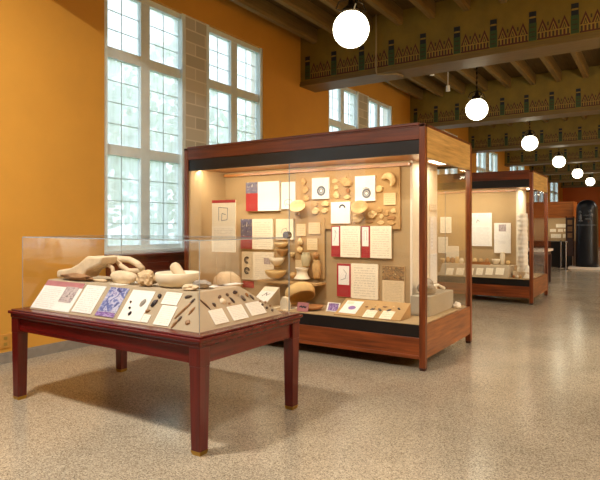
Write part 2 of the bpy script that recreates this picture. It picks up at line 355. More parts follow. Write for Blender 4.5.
# windows
wn = 0
for y in pairs:
    if y < YB: continue
    if wn == 0 and y < 0: pass
    root_y = y
    for k in range(2):
        wn += 1
        a = y + k * (WW + PIER); b = a + WW
        w = struct(empty('window_%d' % wn, (WX, a, ZS), 'tall pale framed leaded window', 'window'), 'tall leaded window with pale stone frame, %s of its pair' % ('left' if k == 0 else 'right'), 'window')
        fr = MB(); x0, x1 = WX - .16, WX - .07; mid = (a + b) / 2
        fr.box(x0, a, ZS, x1 + .05, a + .07, ZT); fr.box(x0, b - .07, ZS, x1 + .05, b, ZT); fr.box(x0, mid - .085, ZS, x1, mid + .085, ZT)
        for z in (2.68, 4.05): fr.box(x0, a, z - .075, x1 - .003, b, z + .075)
        fr.box(x0, a, ZS, x1 + .01, b, ZS + .08); fr.box(x0, a, ZT - .09, x1 + .01, b, ZT)
        fr.build('window_frame', M['frame'], w)
        MB().box(WX - .28, a, ZS - .03, WX + .05, b, ZS + .012).build('window_sill', M['frame'], w)
        for (pa, pb) in ((a + .07, mid - .085), (mid + .085, b - .07)):
            for (za, zb) in ((ZS + .08, 2.605), (2.755, 3.975), (4.125, ZT - .09)):
                pn = MB().box(WX - .125, pa, za, WX - .12, pb, zb).build('pane', M['pane'], w)
                ld = MB(); c = (pa + pb) / 2
                ld.box(WX - .129, c - .004, za, WX - .116, c + .004, zb)
                n = max(2, round((zb - za) / .3))
                for i in range(1, n): ld.box(WX - .128, pa, za + (zb - za) * i / n - .004, WX - .117, pb, za + (zb - za) * i / n + .004)
                ld.build('leading', M['lead'], pn)
    struct(MB().box(WX - .28, y + WW, ZS, WX - .02, y + WW + PIER, ZT).build('column', M['pier'], loc=(WX, y + WW, 0)), 'grey stone block pier between two tall windows', 'pier')
    # panelled wooden radiator cover below the pair
    rc = empty('radiator_cover', (WX + .15, y + 1.8, 0), 'dark mahogany radiator cover under the windows', 'radiator cover', 'radiator covers under the windows')
    k = round((y - 4.9) / BAY)
    rc['label'] = {-1: 'dark mahogany radiator cover beside the table, out of view', 0: 'dark mahogany radiator cover under the windows behind the tabletop showcase'}.get(k, 'dark mahogany radiator cover under the windows of the hall, pair %s along' % ['', 'second', 'third', 'fourth', 'fifth', 'sixth', 'seventh'][max(k, 0)])
    yy1 = y + WW * 2 + PIER
    MB().box(WX + .03, y, .0, WX + .3, yy1, 1.17).build('cabinet_body', M['radiator'], rc)
    MB().box(WX + .02, y - .02, 1.17, WX + .34, yy1 + .02, 1.21).build('top', M['radiator'], rc, bevel=.008)
    for i in range(4):
        p0 = y + .08 + i * (yy1 - y - .08) / 4; p1 = p0 + (yy1 - y - .08) / 4 - .08
        MB().box(WX + .298, p0, .15, WX + .316, p1, 1.08).build('door_panel', M['radiator'], rc, bevel=.006)
# beams with stencilled frieze
BX0, BX1 = WX, XR; BZ0 = 4.56
fz = MB(); cell = .635; xx = BX0 + .12
mi = {'st_red': 0, 'st_green': 1, 'st_blue': 2, 'st_gold': 3, 'st_dark': 4}
def fq(x0, z0, x1, z1, m, lift=.006): fz.box(x0, -lift, z0, x1, .002, z1, mi[m])
def ftri(x0, x1, z0, z1, m, lift):
    fz.prism([(x0, z0), (x1, z0), ((x0 + x1) / 2, z1)], 'y', -lift, .002, mi[m])
while xx + cell < BX1:
    fq(xx, .13, xx + .12, .42, 'st_green', .012); fq(xx + .005, .42, xx + .115, .5, 'st_blue', .012); fq(xx + .02, .5, xx + .1, .53, 'st_gold', .013); fq(xx + .005, .53, xx + .115, .61, 'st_blue', .012)
    for j in range(3): fq(xx + .02, .18 + j * .08, xx + .1, .2 + j * .08, 'st_dark', .016)
    s0 = xx + .13; wd = cell - .14
    fq(s0, .125, s0 + wd, .15, 'st_red', .005); fq(s0, .15, s0 + wd, .235, 'st_gold', .003)
    for j in range(9):
        fq(s0 + wd * (j + .2) / 9, .15, s0 + wd * (j + .75) / 9, .235, 'st_red' if j % 2 else 'st_dark', .005)
    fq(s0, .235, s0 + wd, .255, 'st_gold', .005)
    for j in range(3):
        a = s0 + wd * j / 3; b = s0 + wd * (j + 1) / 3
        ftri(a + .002, b - .002, .255, .46, 'st_red', .004); ftri(a + .032, b - .032, .255, .40, 'st_gold', .006); ftri(a + .05, b - .05, .255, .36, 'st_dark', .008); ftri(a + .068, b - .068, .262, .32, 'st_gold', .01)
        if j: fq(a - .012, .34, a + .012, .4, 'st_dark', .005)
    xx += cell
fz_me = None
for i, by in enumerate([9.8 + BAY * k for k in range(-2, 7)]):
    bm_ = struct(MB().box(BX0, by, BZ0 + .06, BX1, by + .55, ZC).build('beam', M['beam'], loc=(0, by, BZ0)), 'deep olive ceiling beam with stencilled frieze', 'beam')
    mo = MB().box(BX0, by - .035, BZ0, BX1, by + .585, BZ0 + .055).box(BX0, by - .02, BZ0 + .055, BX1, by + .57, BZ0 + .1)
    mo.build('moulding', M['beam_edge'], bm_)
    if fz_me is None:
        f = fz.build('stencil_frieze', [M[k] for k in ('st_red', 'st_green', 'st_blue', 'st_gold', 'st_dark')], loc=(0, 0, 0)); fz_me = f.data; f.parent = bm_
    else:
        f = bpy.data.objects.new('stencil_frieze', fz_me); COL.objects.link(f); f.parent = bm_
# conduit on the near beam
p = onY(377, 60, 9.78)
tag(MB().tube([(p.x, 9.74, ZC - .003), (p.x, 9.74, 4.62), (p.x + .02, 9.74, 4.54), (p.x + .35, 9.9, 4.535), (p.x + .4, 10.1, 4.535)], .02).build('ceiling_conduit', M['copper'], loc=(p.x, 9.74, 4.6)), 'thin pale conduit running down the nearest ceiling beam', 'conduit')

# ------------------------------------------------------------------ globe lamps
GX = -3.51
glabels = ['large glowing opal globe lamp nearest the viewer, in front of the first beam', 'glowing opal globe lamp below the second beam, above the big showcase',
           'third glowing opal globe lamp down the hall, above the second showcase', 'fourth glowing opal globe lamp down the hall',
           'fifth glowing opal globe lamp down the hall', 'sixth glowing opal globe lamp, smallest at the far end of the hall']
for i in range(6):
    y = 6.63 + BAY * i; z = 4.27
    g = empty('globe_lamp', (GX, y, z), glabels[i], 'lamp', 'opal globe lamps down the hall')
    gb = MB().blob((GX, y, z), (.245, .245, .245), 0, 0, 4).build('globe', M['globe'], g, smooth=True)
    MB().lathe([(.06, .2), (.13, .215), (.13, .26), (.09, .3), (.05, .33), (.03, .42)], 16, (GX, y, z)).build('fitter', M['bronze'], g, smooth=True)
    sc = MB()
    for k in range(4):
        a = math.pi / 4 + k * math.pi / 2
        sc.tube([(GX + .13 * math.cos(a), y + .13 * math.sin(a), z + .23), (GX + .21 * math.cos(a), y + .21 * math.sin(a), z + .27), (GX + .17 * math.cos(a), y + .17 * math.sin(a), z + .36), (GX + .03 * math.cos(a), y + .03 * math.sin(a), z + .42)], .012, 6)
    sc.build('scroll_bracket', M['bronze'], g)
    ch = MB(); zz = z + .42; k = 0
    while zz < ZC - .04:
        ch.box(GX - (.018 if k % 2 else .006), y - (.006 if k % 2 else .018), zz, GX + (.018 if k % 2 else .006), y + (.006 if k % 2 else .018), zz + .062); zz += .055; k += 1
    ch.build('chain', M['bronze'], g)
    MB().lathe([(.09, 0), (.09, -.03), (.03, -.06)], 14, (GX, y, ZC - .28 if False else ZC)).build('ceiling_rose', M['bronze'], g)
# small spotlights on the ceiling
for (u, v, zz, lab) in ((432, 72, 5.28, 'small white ceiling spotlight, nearer of two on the joists'), (448, 88, 5.12, 'small white ceiling spotlight hanging by the second beam')):
    p = onZ(u, v, zz)
    s = empty('spotlight', (p.x, p.y, p.z), lab, 'spotlight', 'ceiling spotlights')
    MB().tube([(p.x, p.y, p.z - .08), (p.x, p.y, p.z + .06)], [.055, .045], 12).build('lamp_can', M['white'], s, smooth=False)
    MB().tube([(p.x, p.y, p.z + .06), (p.x, p.y, ZC)], .01, 6).build('stem', M['white'], s)

# ------------------------------------------------------------------ big showcases
CX0, CX1, CYF, CYB = -5.82, -2.155, 5.80, 7.60
ZC0 = .505; ZD = ZC0
def make_case(dy, label):
    yf, yb = CYF + dy, CYB + dy
    r = empty('museum_showcase', ((CX0 + CX1) / 2, (yf + yb) / 2, 0), label, 'showcase', 'tall wood framed museum showcases')
    PW = .072
    for (x0, y0) in ((CX0, yf), (CX1 - PW, yf), (CX0, yb - PW), (CX1 - PW, yb - PW)):
        p = MB().box(x0, y0, .03, x0 + PW, y0 + PW, 2.73).build('post', M['case_z'], r, bevel=.006)
        MB().frustum(x0 + PW / 2, y0 + PW / 2, 0, .03, PW - .02, PW - .004).build('foot', M['maroon'], p)
    i0, i1, j0, j1 = CX0 + PW, CX1 - PW, yf + PW, yb - PW
    h = MB()
    for (a, b) in ((yf + .006, yf + .05), (yb - .05, yb - .006)): h.box(i0 - .001, a, 2.56, i1 + .001, b, 2.725)
    h.box(i0, yf - .012, 2.715, i1, yf + .05, 2.745); h.build('header', M['header_x'], r, bevel=.004)
    MB().box(CX0, yf, 2.70, CX1, yb, 2.728).build('top', M['header_x'], r)
    for nm, a, b in (('header_band', yf + .02, yf + .05), ('header_band', yb - .05, yb - .02)): MB().box(i0, a, 2.40, i1, b, 2.562).build(nm, M['black'], r)
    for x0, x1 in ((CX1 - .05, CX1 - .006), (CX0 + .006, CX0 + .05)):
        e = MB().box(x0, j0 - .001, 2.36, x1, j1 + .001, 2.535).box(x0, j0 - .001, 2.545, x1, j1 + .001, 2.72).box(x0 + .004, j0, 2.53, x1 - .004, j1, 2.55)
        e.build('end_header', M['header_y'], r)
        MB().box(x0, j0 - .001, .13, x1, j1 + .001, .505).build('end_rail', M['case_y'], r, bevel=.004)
    for a, b in ((yf + .006, yf + .05), (yb - .05, yb - .006)):
        MB().box(i0 - .001, a, .125, i1 + .001, b, .36).box(i0, a - .01, .125, i1, b, .165).build('base_rail', M['case_x'], r, bevel=.004)
    for a, b in ((yf + .02, yf + .05), (yb - .05, yb - .02)): MB().box(i0, a, .36, i1, b, .5).build('base_band', M['black'], r)
    MB().box(i0 - .04, j0 - .05, .47, i1 + .04, j1 + .05, ZD).build('deck', M['case_linen'], r)
    # inner lining: end wall, thick display partition, soffit
    MB().box(CX0 + .05, j0 - .05, ZD, CX0 + .1, j1 + .05, 2.43).build('end_lining', M['case_linen'], r)
    MB().box(CX0 + .1, yf + .8, ZD, -2.65, yf + 1.73, 2.43).build('display_partition', M['case_linen'], r)
    MB().box(-2.65, yf + .8, ZD, -2.62, yf + 1.73, 2.43).build('partition_end', M['white_lin'], r)
    MB().box(i0, yf + .05, 2.43, i1, yb - .05, 2.45).build('soffit', M['soffit'], r)
    tr = MB().box(i0 + .06, yf + .72, 2.362, -2.64, yf + .798, 2.399); tr.build('soffit_trim', M['soffit'], r)
    MB().box(i0 + .05, yf + .06, 2.412, i1 - .1, yf + .12, 2.428).build('light_strip', M['led'], r)
    MB().box(-2.46, yf + .95, 2.415, -2.34, yf + 1.35, 2.428).build('light_strip', M['led'], r)
    t = .008
    for x0, x1 in ((i0, -3.985), (-3.975, i1)):
        MB().box(x0, yf + .026, .5, x1, yf + .026 + t, 2.40).build('glass_pane', M['glass'], r)
    MB().box(-3.985, yf + .027, .5, -3.975, yf + .033, 2.40).build('pane_joint', M['pane_edge'], r)
    MB().box(i0, yb - .034, .5, i1, yb - .026, 2.40).build('glass_pane', M['glass_far'], r)
    MB().box(CX1 - .034, j0, .505, CX1 - .026, j1, 2.36).build('glass_pane', M['glass'], r)
    # lamps inside the case
    for (lx, sx) in ((-5.0, 1.5), (-3.35, 1.5)):
        ld = bpy.data.lights.new('case_lamp', 'AREA'); ld.shape = 'RECTANGLE'; ld.size = sx; ld.size_y = .12; ld.energy = 14; ld.color = (1, .89, .68)
        lo = bpy.data.objects.new('case_lamp', ld); COL.objects.link(lo); lo.parent = r
        lo.location = Vector((lx, yf + .2, 2.412)) - r.location; lo.rotation_euler = (math.radians(24), 0, 0)
    ld = bpy.data.lights.new('case_lamp', 'AREA'); ld.shape = 'RECTANGLE'; ld.size = .1; ld.size_y = .4; ld.energy = 7; ld.color = (1, .88, .66)
    lo = bpy.data.objects.new('case_lamp', ld); COL.objects.link(lo); lo.parent = r
    lo.location = Vector((-2.4, yf + 1.15, 2.412)) - r.location
    return r
make_case(0, 'large red-brown wooden museum showcase with lit glass front, behind the tabletop showcase')
make_case(BAY, 'second tall wooden museum showcase further down the hall, behind the first')

ZD = ZC0 + .001
YP = CYF + .8          # face of the first display partition
# --- boards and sheets on the partition
def wallpanel(name, label, cat, box, parts=(), y=YP, base=None, thick=.012, group=None):
    f, w, h = pxY(*box, y - .0005)
    return panel(name, label, cat, f, w, h, parts, base, thick, group)
def T(lines, x0, y0, x1, y1, paper=(244, 232, 206), nm='text_sheet'): return (nm, textmat(lines, paper), x0, y0, x1, y1)
bA = wallpanel('fossil_board', 'raised tan linen board carrying potsherds, upper right of showcase wall', 'board', (297, 170, 401, 229), base=M['board'], thick=.03)
bB = wallpanel('vessel_board', 'lower tan linen board carrying small vessels, centre of showcase wall', 'board', (295.5, 218, 325, 277.6), base=M['board'], thick=.012, y=YP - .031)
def ringdraw(cx, cy, r, mat='grey_ink', a0=0, a1=2 * math.pi, k=.58, nm='printed_ring', inner=True):
    def f(o, w, h, z):
        ring(nm, M[mat], o, (cx - .5) * w, (cy - .5) * h, r * w * k, r * w, z, a0, a1)
        if inner: ring('printed_dot', M[mat], o, (cx - .5) * w, (cy - .5) * h, r * w * .3, r * w * .5, z, a0, a1)
    return f
def scribble(pts, mat='grey_ink', th=.006, nm='printed_drawing'):
    def f(o, w, h, z):
        mb = MB(); q = [((a - .5) * w, (b - .5) * h) for a, b in pts]
        for (a, b) in zip(q, q[1:]):
            d = Vector((b[0] - a[0], b[1] - a[1])); n = Vector((-d.y, d.x)).normalized() * th / 2
            mb.add([(a[0] - n.x, a[1] - n.y, z), (b[0] - n.x, b[1] - n.y, z), (b[0] + n.x, b[1] + n.y, z), (a[0] + n.x, a[1] + n.y, z)], [(0, 1, 2, 3)])
        me = mb.build(nm, M[mat], o)
    return f
wallpanel('info_board', 'white panel with red photo strip, top left of showcase wall', 'info panel', (248, 182, 281, 211),
          [('red_band', M['red'], 0, 0, .37, .62), ('photo', M['photo_dig'], 0, .62, .37, 1), T(4, .05, .08, .33, .26, (168, 40, 44), 'caption')], base=M['white'], thick=.05)
wallpanel('drawing_sheet', 'white panel with faint pot drawing, beside the red photo panel at top', 'info panel', (282.5, 182, 296.5, 209), [scribble([(.2, .15), (.25, .3), (.45, .36), (.7, .34), (.8, .22), (.6, .12), (.35, .2), (.3, .1)])], base=M['white'], thick=.03)
wallpanel('drawing_sheet', 'white panel with dark ring drawing, upper middle of showcase wall', 'info panel', (313, 178, 330, 199), [ringdraw(.55, .38, .25)], y=YP - .03, base=M['white'], thick=.03)
wallpanel('drawing_sheet', 'white panel with small round face drawing, upper right near the horn shaped sherd', 'info panel', (356, 176, 376, 201), [ringdraw(.58, .3, .22), scribble([(.4, .48), (.58, .54), (.75, .46)], 'ink')], y=YP - .03, base=M['white'], thick=.03)
wallpanel('drawing_sheet', 'white panel with a black arc printed on it, below the ring drawings', 'info panel', (332, 202, 351, 223.5), [ringdraw(.6, .72, .17, 'ink', 0, math.pi, .55, 'printed_arc', False)], y=YP - .03, base=M['white'], thick=.03)
wallpanel('caption_card', 'square tan card under the horn shaped sherd', 'card', (384, 193, 396, 205), [T(6, 0, 0, 1, 1, (226, 198, 150))], y=YP - .03, base=M['tan_card'])
wallpanel('info_board', 'panel with blue photo over red band, second row left of showcase wall', 'info panel', (242, 219, 274, 249),
          [('photo', M['photo_dig'], 0, .42, .37, 1), ('red_band', M['red'], 0, 0, .37, .42), T(14, .37, 0, 1, 1), T(3, .05, .08, .33, .26, (168, 40, 44), 'caption')], thick=.03)
wallpanel('drawing_sheet', 'cream panel behind the glass joint, second row beside the blue photo panel', 'info panel', (277, 219, 294.5, 239.5), [scribble([(.3, .3), (.4, .5), (.6, .55), (.7, .35)]), T(4, 0, 0, 1, .3)], thick=.03)
wallpanel('info_board', 'cream panel with two dark sketches and a small dark photo, third row left', 'info panel', (243, 252, 275, 280),
          [T(14, .36, 0, 1, 1), ('photo', M['photo_grey'], .7, .58, .9, .8), ringdraw(.17, .7, .09, 'ink', .6, 5.2, .6), ringdraw(.17, .32, .09, 'ink', 0, 5.5, .6)], thick=.03)
wallpanel('caption_card', 'small red card below the panel with two dark sketches', 'card', (243, 281, 254, 287.5), [T(2, .05, .2, .95, .8, (168, 40, 44), 'caption')], base=M['red'])
wallpanel('info_board', 'red panel with white inset drawing beside text sheet, right of the vessel board', 'info panel', (332, 226, 361, 257),
          [('red_band', M['red'], 0, 0, .32, 1), ('drawing', M['white'], .03, .36, .27, .97), T(14, .34, 0, 1, 1), T(3, .03, .08, .29, .26, (168, 40, 44), 'caption'), scribble([(.1, .5), (.16, .7), (.13, .88), (.2, .75)], 'grey_ink', .004)], thick=.02, y=YP - .031)
wallpanel('info_board', 'red panel with white inset drawing beside text sheet, furthest right of second row', 'info panel', (362, 226, 392, 258),
          [('red_band', M['red'], 0, 0, .3, 1), ('drawing', M['white'], .03, .36, .25, .97), T(14, .32, 0, 1, 1), T(3, .03, .08, .27, .26, (168, 40, 44), 'caption'), scribble([(.1, .55), (.1, .85), (.19, .85), (.19, .55)], 'grey_ink', .004)], thick=.02, y=YP - .031)
wallpanel('info_board', 'lowest red panel with white inset and large text sheet, above the sloping tray', 'info panel', (338, 264, 379, 297.5),
          [('red_band', M['red'], 0, 0, .35, 1), ('drawing', M['white'], .04, .36, .31, .93), T(14, .37, -.02, 1, 1.02), T(4, .05, .06, .31, .24, (168, 40, 44), 'caption'), scribble([(.1, .5), (.22, .56), (.24, .72), (.17, .82)], 'grey_ink', .005)], thick=.03)
wallpanel('info_board', 'tan text sheet under a brown find photo, lower right corner of showcase wall', 'info panel', (383, 266, 405, 302),
          [('photo', M['photo_brown'], 0, .6, 1, 1), T(14, 0, 0, 1, .6, (226, 204, 164))], base=M['tan_card'], thick=.02)
# standing poster at the left end of the case
f, w, h = pxY(212.5, 200, 236, 252, 6.05)
po = panel('standing_poster', 'tall cream poster with red header and line drawing, at left end of showcase', 'poster', f, w, h,
           [('red_band', M['red'], 0, .945, 1, 1), T(16, 0, 0, 1, .5), scribble([(.3, .6), (.3, .86), (.68, .84), (.66, .62), (.42, .6), (.44, .74), (.6, .72)], 'grey_ink', .008)], thick=.012)
for sx in (-.3, .3):
    MB().box(sx * w - .012, f.translation.z * 0 - h / 2 - (f.translation.z - h / 2 - ZD), -.004, sx * w - .006, h * .3, 0).build('leg', M['case_linen'], po)

# --- sherds and vessels
def sherd(u0, v0, u1, v1, label, mat='sherd', seed=0, y=YP - .03, dome=.34, name='potsherd', n=8, group='potsherds on the raised board'):
    f, w, h = pxY(u0, v0, u1, v1, y - .0002); r = random.Random(seed * 13 + 5)
    mb = MB(); rings = []
    rad = [1.12 - .38 * r.random() for _ in range(n)]
    t = max(.012, min(w, h) * dome)
    for k, (sc, z) in enumerate(((1, 0), (1.04, t * .6), (.9, t * .95), (.4, t * 1.02))):
        rings.append([(w / 2 * sc * rad[i] * math.cos(2 * math.pi * i / n), h / 2 * sc * rad[i] * math.sin(2 * math.pi * i / n), z * (1 + .25 * (r.random() - .5) * (k > 1))) for i in range(n)])
    vs = sum(rings, []) + [(0, 0, t * .98)]
    fs = [tuple(range(n - 1, -1, -1))]
    for k in range(3): fs += [(k * n + i, k * n + (i + 1) % n, (k + 1) * n + (i + 1) % n, (k + 1) * n + i) for i in range(n)]
    fs += [(3 * n + i, 3 * n + (i + 1) % n, 4 * n) for i in range(n)]
    mb.add(vs, fs); o = mb.build(name, M[mat], mat=f); tag(o, label, 'potsherd', group); return o
S = [
 ((301.5, 178, 306.5, 186), 'thin tan sherd at top left edge of the raised board', 'sherd2'),
 ((303.5, 186.5, 309, 193.5), 'tan sherd second from top in the left column of the board', 'sherd2'),
 ((304, 195, 310, 201), 'tan sherd third in the left column, above the shallow dish', 'sherd2'),
 ((331.5, 179, 339, 183.5), 'flat sherd topmost beside the ring drawing panel', 'sherd'),
 ((334, 185, 339.5, 190), 'small pale sherd second beside the ring drawing panel', 'sherd'),
 ((334, 191.5, 340, 198.5), 'squarish pale sherd third beside the ring drawing panel', 'sherd'),
 ((341, 177, 352.5, 187.5), 'largest rounded tan sherd between the two ring drawing panels', 'sherd2'),
 ((346, 188, 350.5, 193.5), 'pinkish small sherd under the largest rounded sherd', 'clay_dark'),
 ((343.5, 195, 351, 199.5), 'striped wide sherd just above the black arc panel', 'sherd'),
 ((376, 185, 384, 192.5), 'pale sherd left of the horn shaped piece', 'sherd'),
 ((312.5, 201, 318.5, 206.5), 'small triangular sherd right of the shallow dish', 'sherd2'),
 ((312, 207.5, 320, 215), 'pale sherd low beside the shallow dish', 'sherd'),
 ((322, 201, 330, 207), 'wedge shaped sherd left of the black arc panel', 'sherd'),
 ((322, 208, 328.5, 213.5), 'rounded sherd below the wedge shaped sherd', 'sherd'),
 ((352.5, 213, 364, 222.5), 'broad pale sherd below the brown rimmed dish', 'sherd'),
 ((368, 211, 377.5, 218.5), 'pale five sided sherd right of the broad sherd', 'sherd'),
 ((377.5, 206.5, 382.5, 213), 'upright narrow sherd below the square tan card', 'sherd2'),
 ((380, 214, 384, 219), 'tiny sherd below the upright narrow one', 'sherd'),
 ((384.5, 210, 389.5, 216), 'slanted small sherd right of the upright narrow one', 'sherd2'),
 ((391, 208, 396.8, 213.5), 'small sherd at far right edge of the board', 'sherd'),
 ((386.5, 216, 397, 219.8), 'long dark sherd at far right above the pale one', 'sherd_dark'),
 ((377.5, 220, 385, 225), 'flat pale sherd at the bottom edge of the board', 'sherd'),
 ((366.5, 220.5, 373, 223.5), 'thin dark sherd at the bottom edge of the board', 'sherd_dark'),
 ((387.5, 220.3, 396, 225), 'pale sherd in the bottom right corner of the board', 'sherd2'),
]
for i, (b, l, m) in enumerate(S): sherd(*b, l, m, i + 1)
# horn shaped rim sherd
f, w, h = pxY(382, 174, 396.5, 192, YP - .0305)
mb = MB(); pts, rr = [], []
for i in range(15):
    a = math.radians(160 - 215 * i / 14); pts.append((w * .36 * math.cos(a), h * .3 * math.sin(a) + .02, .05)); rr.append(.018 + .03 * math.sin(math.pi * i / 14))
mb.tube(pts, rr, 10); tag(mb.build('curved_rim_sherd', M['sherd'], mat=f, smooth=True), 'horn shaped curved pale rim sherd at top right of the board', 'potsherd', 'potsherds on the raised board')
def dish_on_wall(u0, v0, u1, v1, label, mat, y, tilt, name='shallow_dish', cat='dish', prof=None, group=None):
    """a lathed dish whose open side leans out of the wall by tilt degrees from vertical axis"""
    f, w, h = pxY(u0, v0, u1, v1, y); r = w / 2
    prof = prof or [(.25, 0), (.7, .12), (1, .42), (.93, .42), (.6, .18), (.1, .1)]
    hh = r * .55 / max(p[1] for p in prof)
    mb = MB().lathe([(a * r, b * hh) for a, b in prof], 22, wob=.05, seed=u0)
    c = f.translation
    if tilt is None: m4 = Matrix.Translation((c.x, y - r - .001, c.z - h / 2))
    else: m4 = Matrix.Translation((c.x, y - .21 * r - .004, c.z)) @ Matrix.Diagonal((1, 1, h / w * 1.15, 1)) @ Matrix.Rotation(math.radians(tilt), 4, 'X')
    o = mb.build(name, M[mat], mat=m4, smooth=True); tag(o, label, cat, group); return o
dish_on_wall(293, 202.5, 309, 213, 'pale shallow pottery dish overlapping the pot drawing panel', 'sherd', YP - .061, 72, prof=[(.2, 0), (.75, .2), (1, .55), (.92, .55), (.6, .3), (.1, .14)])
dish_on_wall(354, 203, 371, 214.5, 'dish fragment with dark rim, right of the black arc panel', 'sherd2', YP - .061, 72, prof=[(.2, 0), (.75, .2), (1, .55), (.9, .55), (.6, .3), (.1, .14)])
# shelf and vessels at the centre
sf = MB(); a, b = onY(268, 278.5, YP), onY(326, 278.5, YP)
sh = tag(sf.box(a.x, YP - .27, a.z - .03, b.x, YP - .0005, a.z).build('wall_shelf', M['board'], loc=((a.x + b.x) / 2, YP, a.z)), 'narrow tan shelf carrying small vessels on the showcase wall', 'shelf')
def vessel(u0, v0, u1, v1, label, mat, prof, name, y, br=False, seg=20, cat='vessel', group='small vessels around the vessel board'):
    f, w, h = pxY(u0, v0, u1, v1, y); c = f.translation; r = w / 2; mz = max(p[1] for p in prof); mr = max(p[0] for p in prof)
    y = min(y, YP - (.044 if u1 > 295.5 else 0) - r * 1.05 - .004)
    mb = MB().lathe([(p[0] / mr * r, p[1] / mz * h) for p in prof], seg, wob=.04, seed=u0)
    o = mb.build(name, M[mat], mat=Matrix.Translation((c.x, y, c.z - h / 2)), smooth=True); tag(o, label, cat, group)
    if br:
        o['_framed'] = 1
        MB().box(-.02, -.02, -.008, .02, YP - y - (.044 if u1 > 295.5 else 0) - .0005, 0).build('bracket', M['brass'], o)
    return o
BOWL = [(.3, 0), (.7, .25), (.95, .7), (1, 1), (.93, 1), (.85, .7), (.5, .25), (.1, .18)]
JAR = [(.45, 0), (.8, .2), (1, .5), (.8, .8), (.5, .88), (.6, 1), (.5, 1), (.4, .88), (.1, .86)]
TALL = [(.5, 0), (.6, .1), (.75, .5), (.7, .8), (.5, .92), (.6, 1), (.5, 1), (.1, .95)]
TRUMP = [(1, 0), (.95, .06), (.72, .3), (.62, .6), (.7, .85), (.86, 1), (.78, 1), (.55, .8), (.1, .75)]
vessel(276, 242.5, 288, 248, 'shallow tan bowl topmost of the stack beside the vessel board', 'sherd', BOWL, 'bowl', YP - .09, True)
vessel(277.5, 249, 288, 255.5, 'brown bowl second from top beside the vessel board', 'sherd_dark', BOWL, 'bowl', YP - .09, True)
vessel(271, 258, 284, 266.2, 'white round bottomed bowl in front of the sketch panel', 'bowl', [(.15, 0), (.6, .25), (.9, .65), (1, 1), (.93, 1), (.8, .6), (.4, .25), (.1, .2)], 'bowl', YP - .11, True)
vessel(270, 270, 287.5, 278.2, 'wide brown stone dish on the shelf', 'clay', BOWL, 'stone_dish', YP - .09)
vessel(298.5, 267.5, 312.5, 278.2, 'white flared vessel stand on the shelf', 'bowl', TRUMP, 'vessel_stand', YP - .085)
vessel(303.5, 252.5, 312, 266, 'grey green beaker above the white vessel stand', 'beaker', TALL, 'beaker', YP - .075, True)
vessel(314, 252, 320, 258.5, 'small brown jar at the right of the vessel board', 'sherd_dark', JAR, 'small_jar', YP - .07, True)
vessel(314.5, 260, 322, 278.2, 'tall narrow tan vase at right end of the shelf', 'sherd2', TALL, 'narrow_vase', YP - .07)
vessel(299, 238, 303.8, 245, 'tiny pale jar at top of the vessel board', 'sherd', JAR, 'small_jar', YP - .06, True)
vessel(298.5, 246.5, 303.8, 253, 'tiny pale jar second from top of the vessel board', 'sherd', JAR, 'small_jar', YP - .06, True)
vessel(290, 252.5, 295, 257, 'tiny pale cup low on the left of the vessel board', 'sherd', BOWL, 'small_cup', YP - .06, True)
vessel(291, 272, 297.5, 278.2, 'small tan pot on the shelf beside the white vessel stand', 'sherd2', JAR, 'small_jar', YP - .07)
vessel(296, 210, 300, 215.5, 'tiny tan jar under the shallow dish, above the vessel board', 'sherd', JAR, 'small_jar', YP - .06, True)
wallpanel('caption_card', 'small square tan card at upper right of the vessel board', 'card', (307.5, 238.5, 318, 250), [T(5, 0, 0, 1, 1, (222, 196, 150))], y=YP - .044, base=M['tan_card'])
wallpanel('caption_card', 'small tan card at lower left of the vessel board', 'card', (296, 260, 303, 269), [T(5, 0, 0, 1, 1, (222, 196, 150))], y=YP - .044, base=M['tan_card'])
wallpanel('caption_card', 'narrow tan card at the very top left of the vessel board', 'card', (297, 224, 306, 236), [T(5, 0, 0, 1, 1, (222, 196, 150))], y=YP - .044, base=M['tan_card'])
wallpanel('caption_card', 'small tan card at the very top right of the vessel board', 'card', (309, 222.5, 320.5, 234), [T(5, 0, 0, 1, 1, (222, 196, 150))], y=YP - .044, base=M['tan_card'])

# --- things on the deck of the first showcase
def deckpos(u, v, z=ZD): return onZ(u, v, z)
# big round jar
def deck_at_y(u, y):
    d = ray(u, 300); t = y / d.y; return Vector((d.x * t, y, ZD))
p = deck_at_y(227, 6.34); r = 14.5 * depth(p) / FPX; zt = 1.6 - (272 - HOR) / FPX * depth(p)
tag(MB().lathe([(r * .4, 0), (r * .75, .08), (r, (zt - ZD) * .55), (r * .9, (zt - ZD) * .8), (r * .5, (zt - ZD) * .97), (r * .42, zt - ZD), (r * .3, zt - ZD), (.02, zt - ZD - .06)], 28, wob=.06).build('round_jar', M['stone'], mat=Matrix.Translation(p), smooth=True), 'large round cream jar on the showcase deck, behind the tabletop showcase', 'jar')
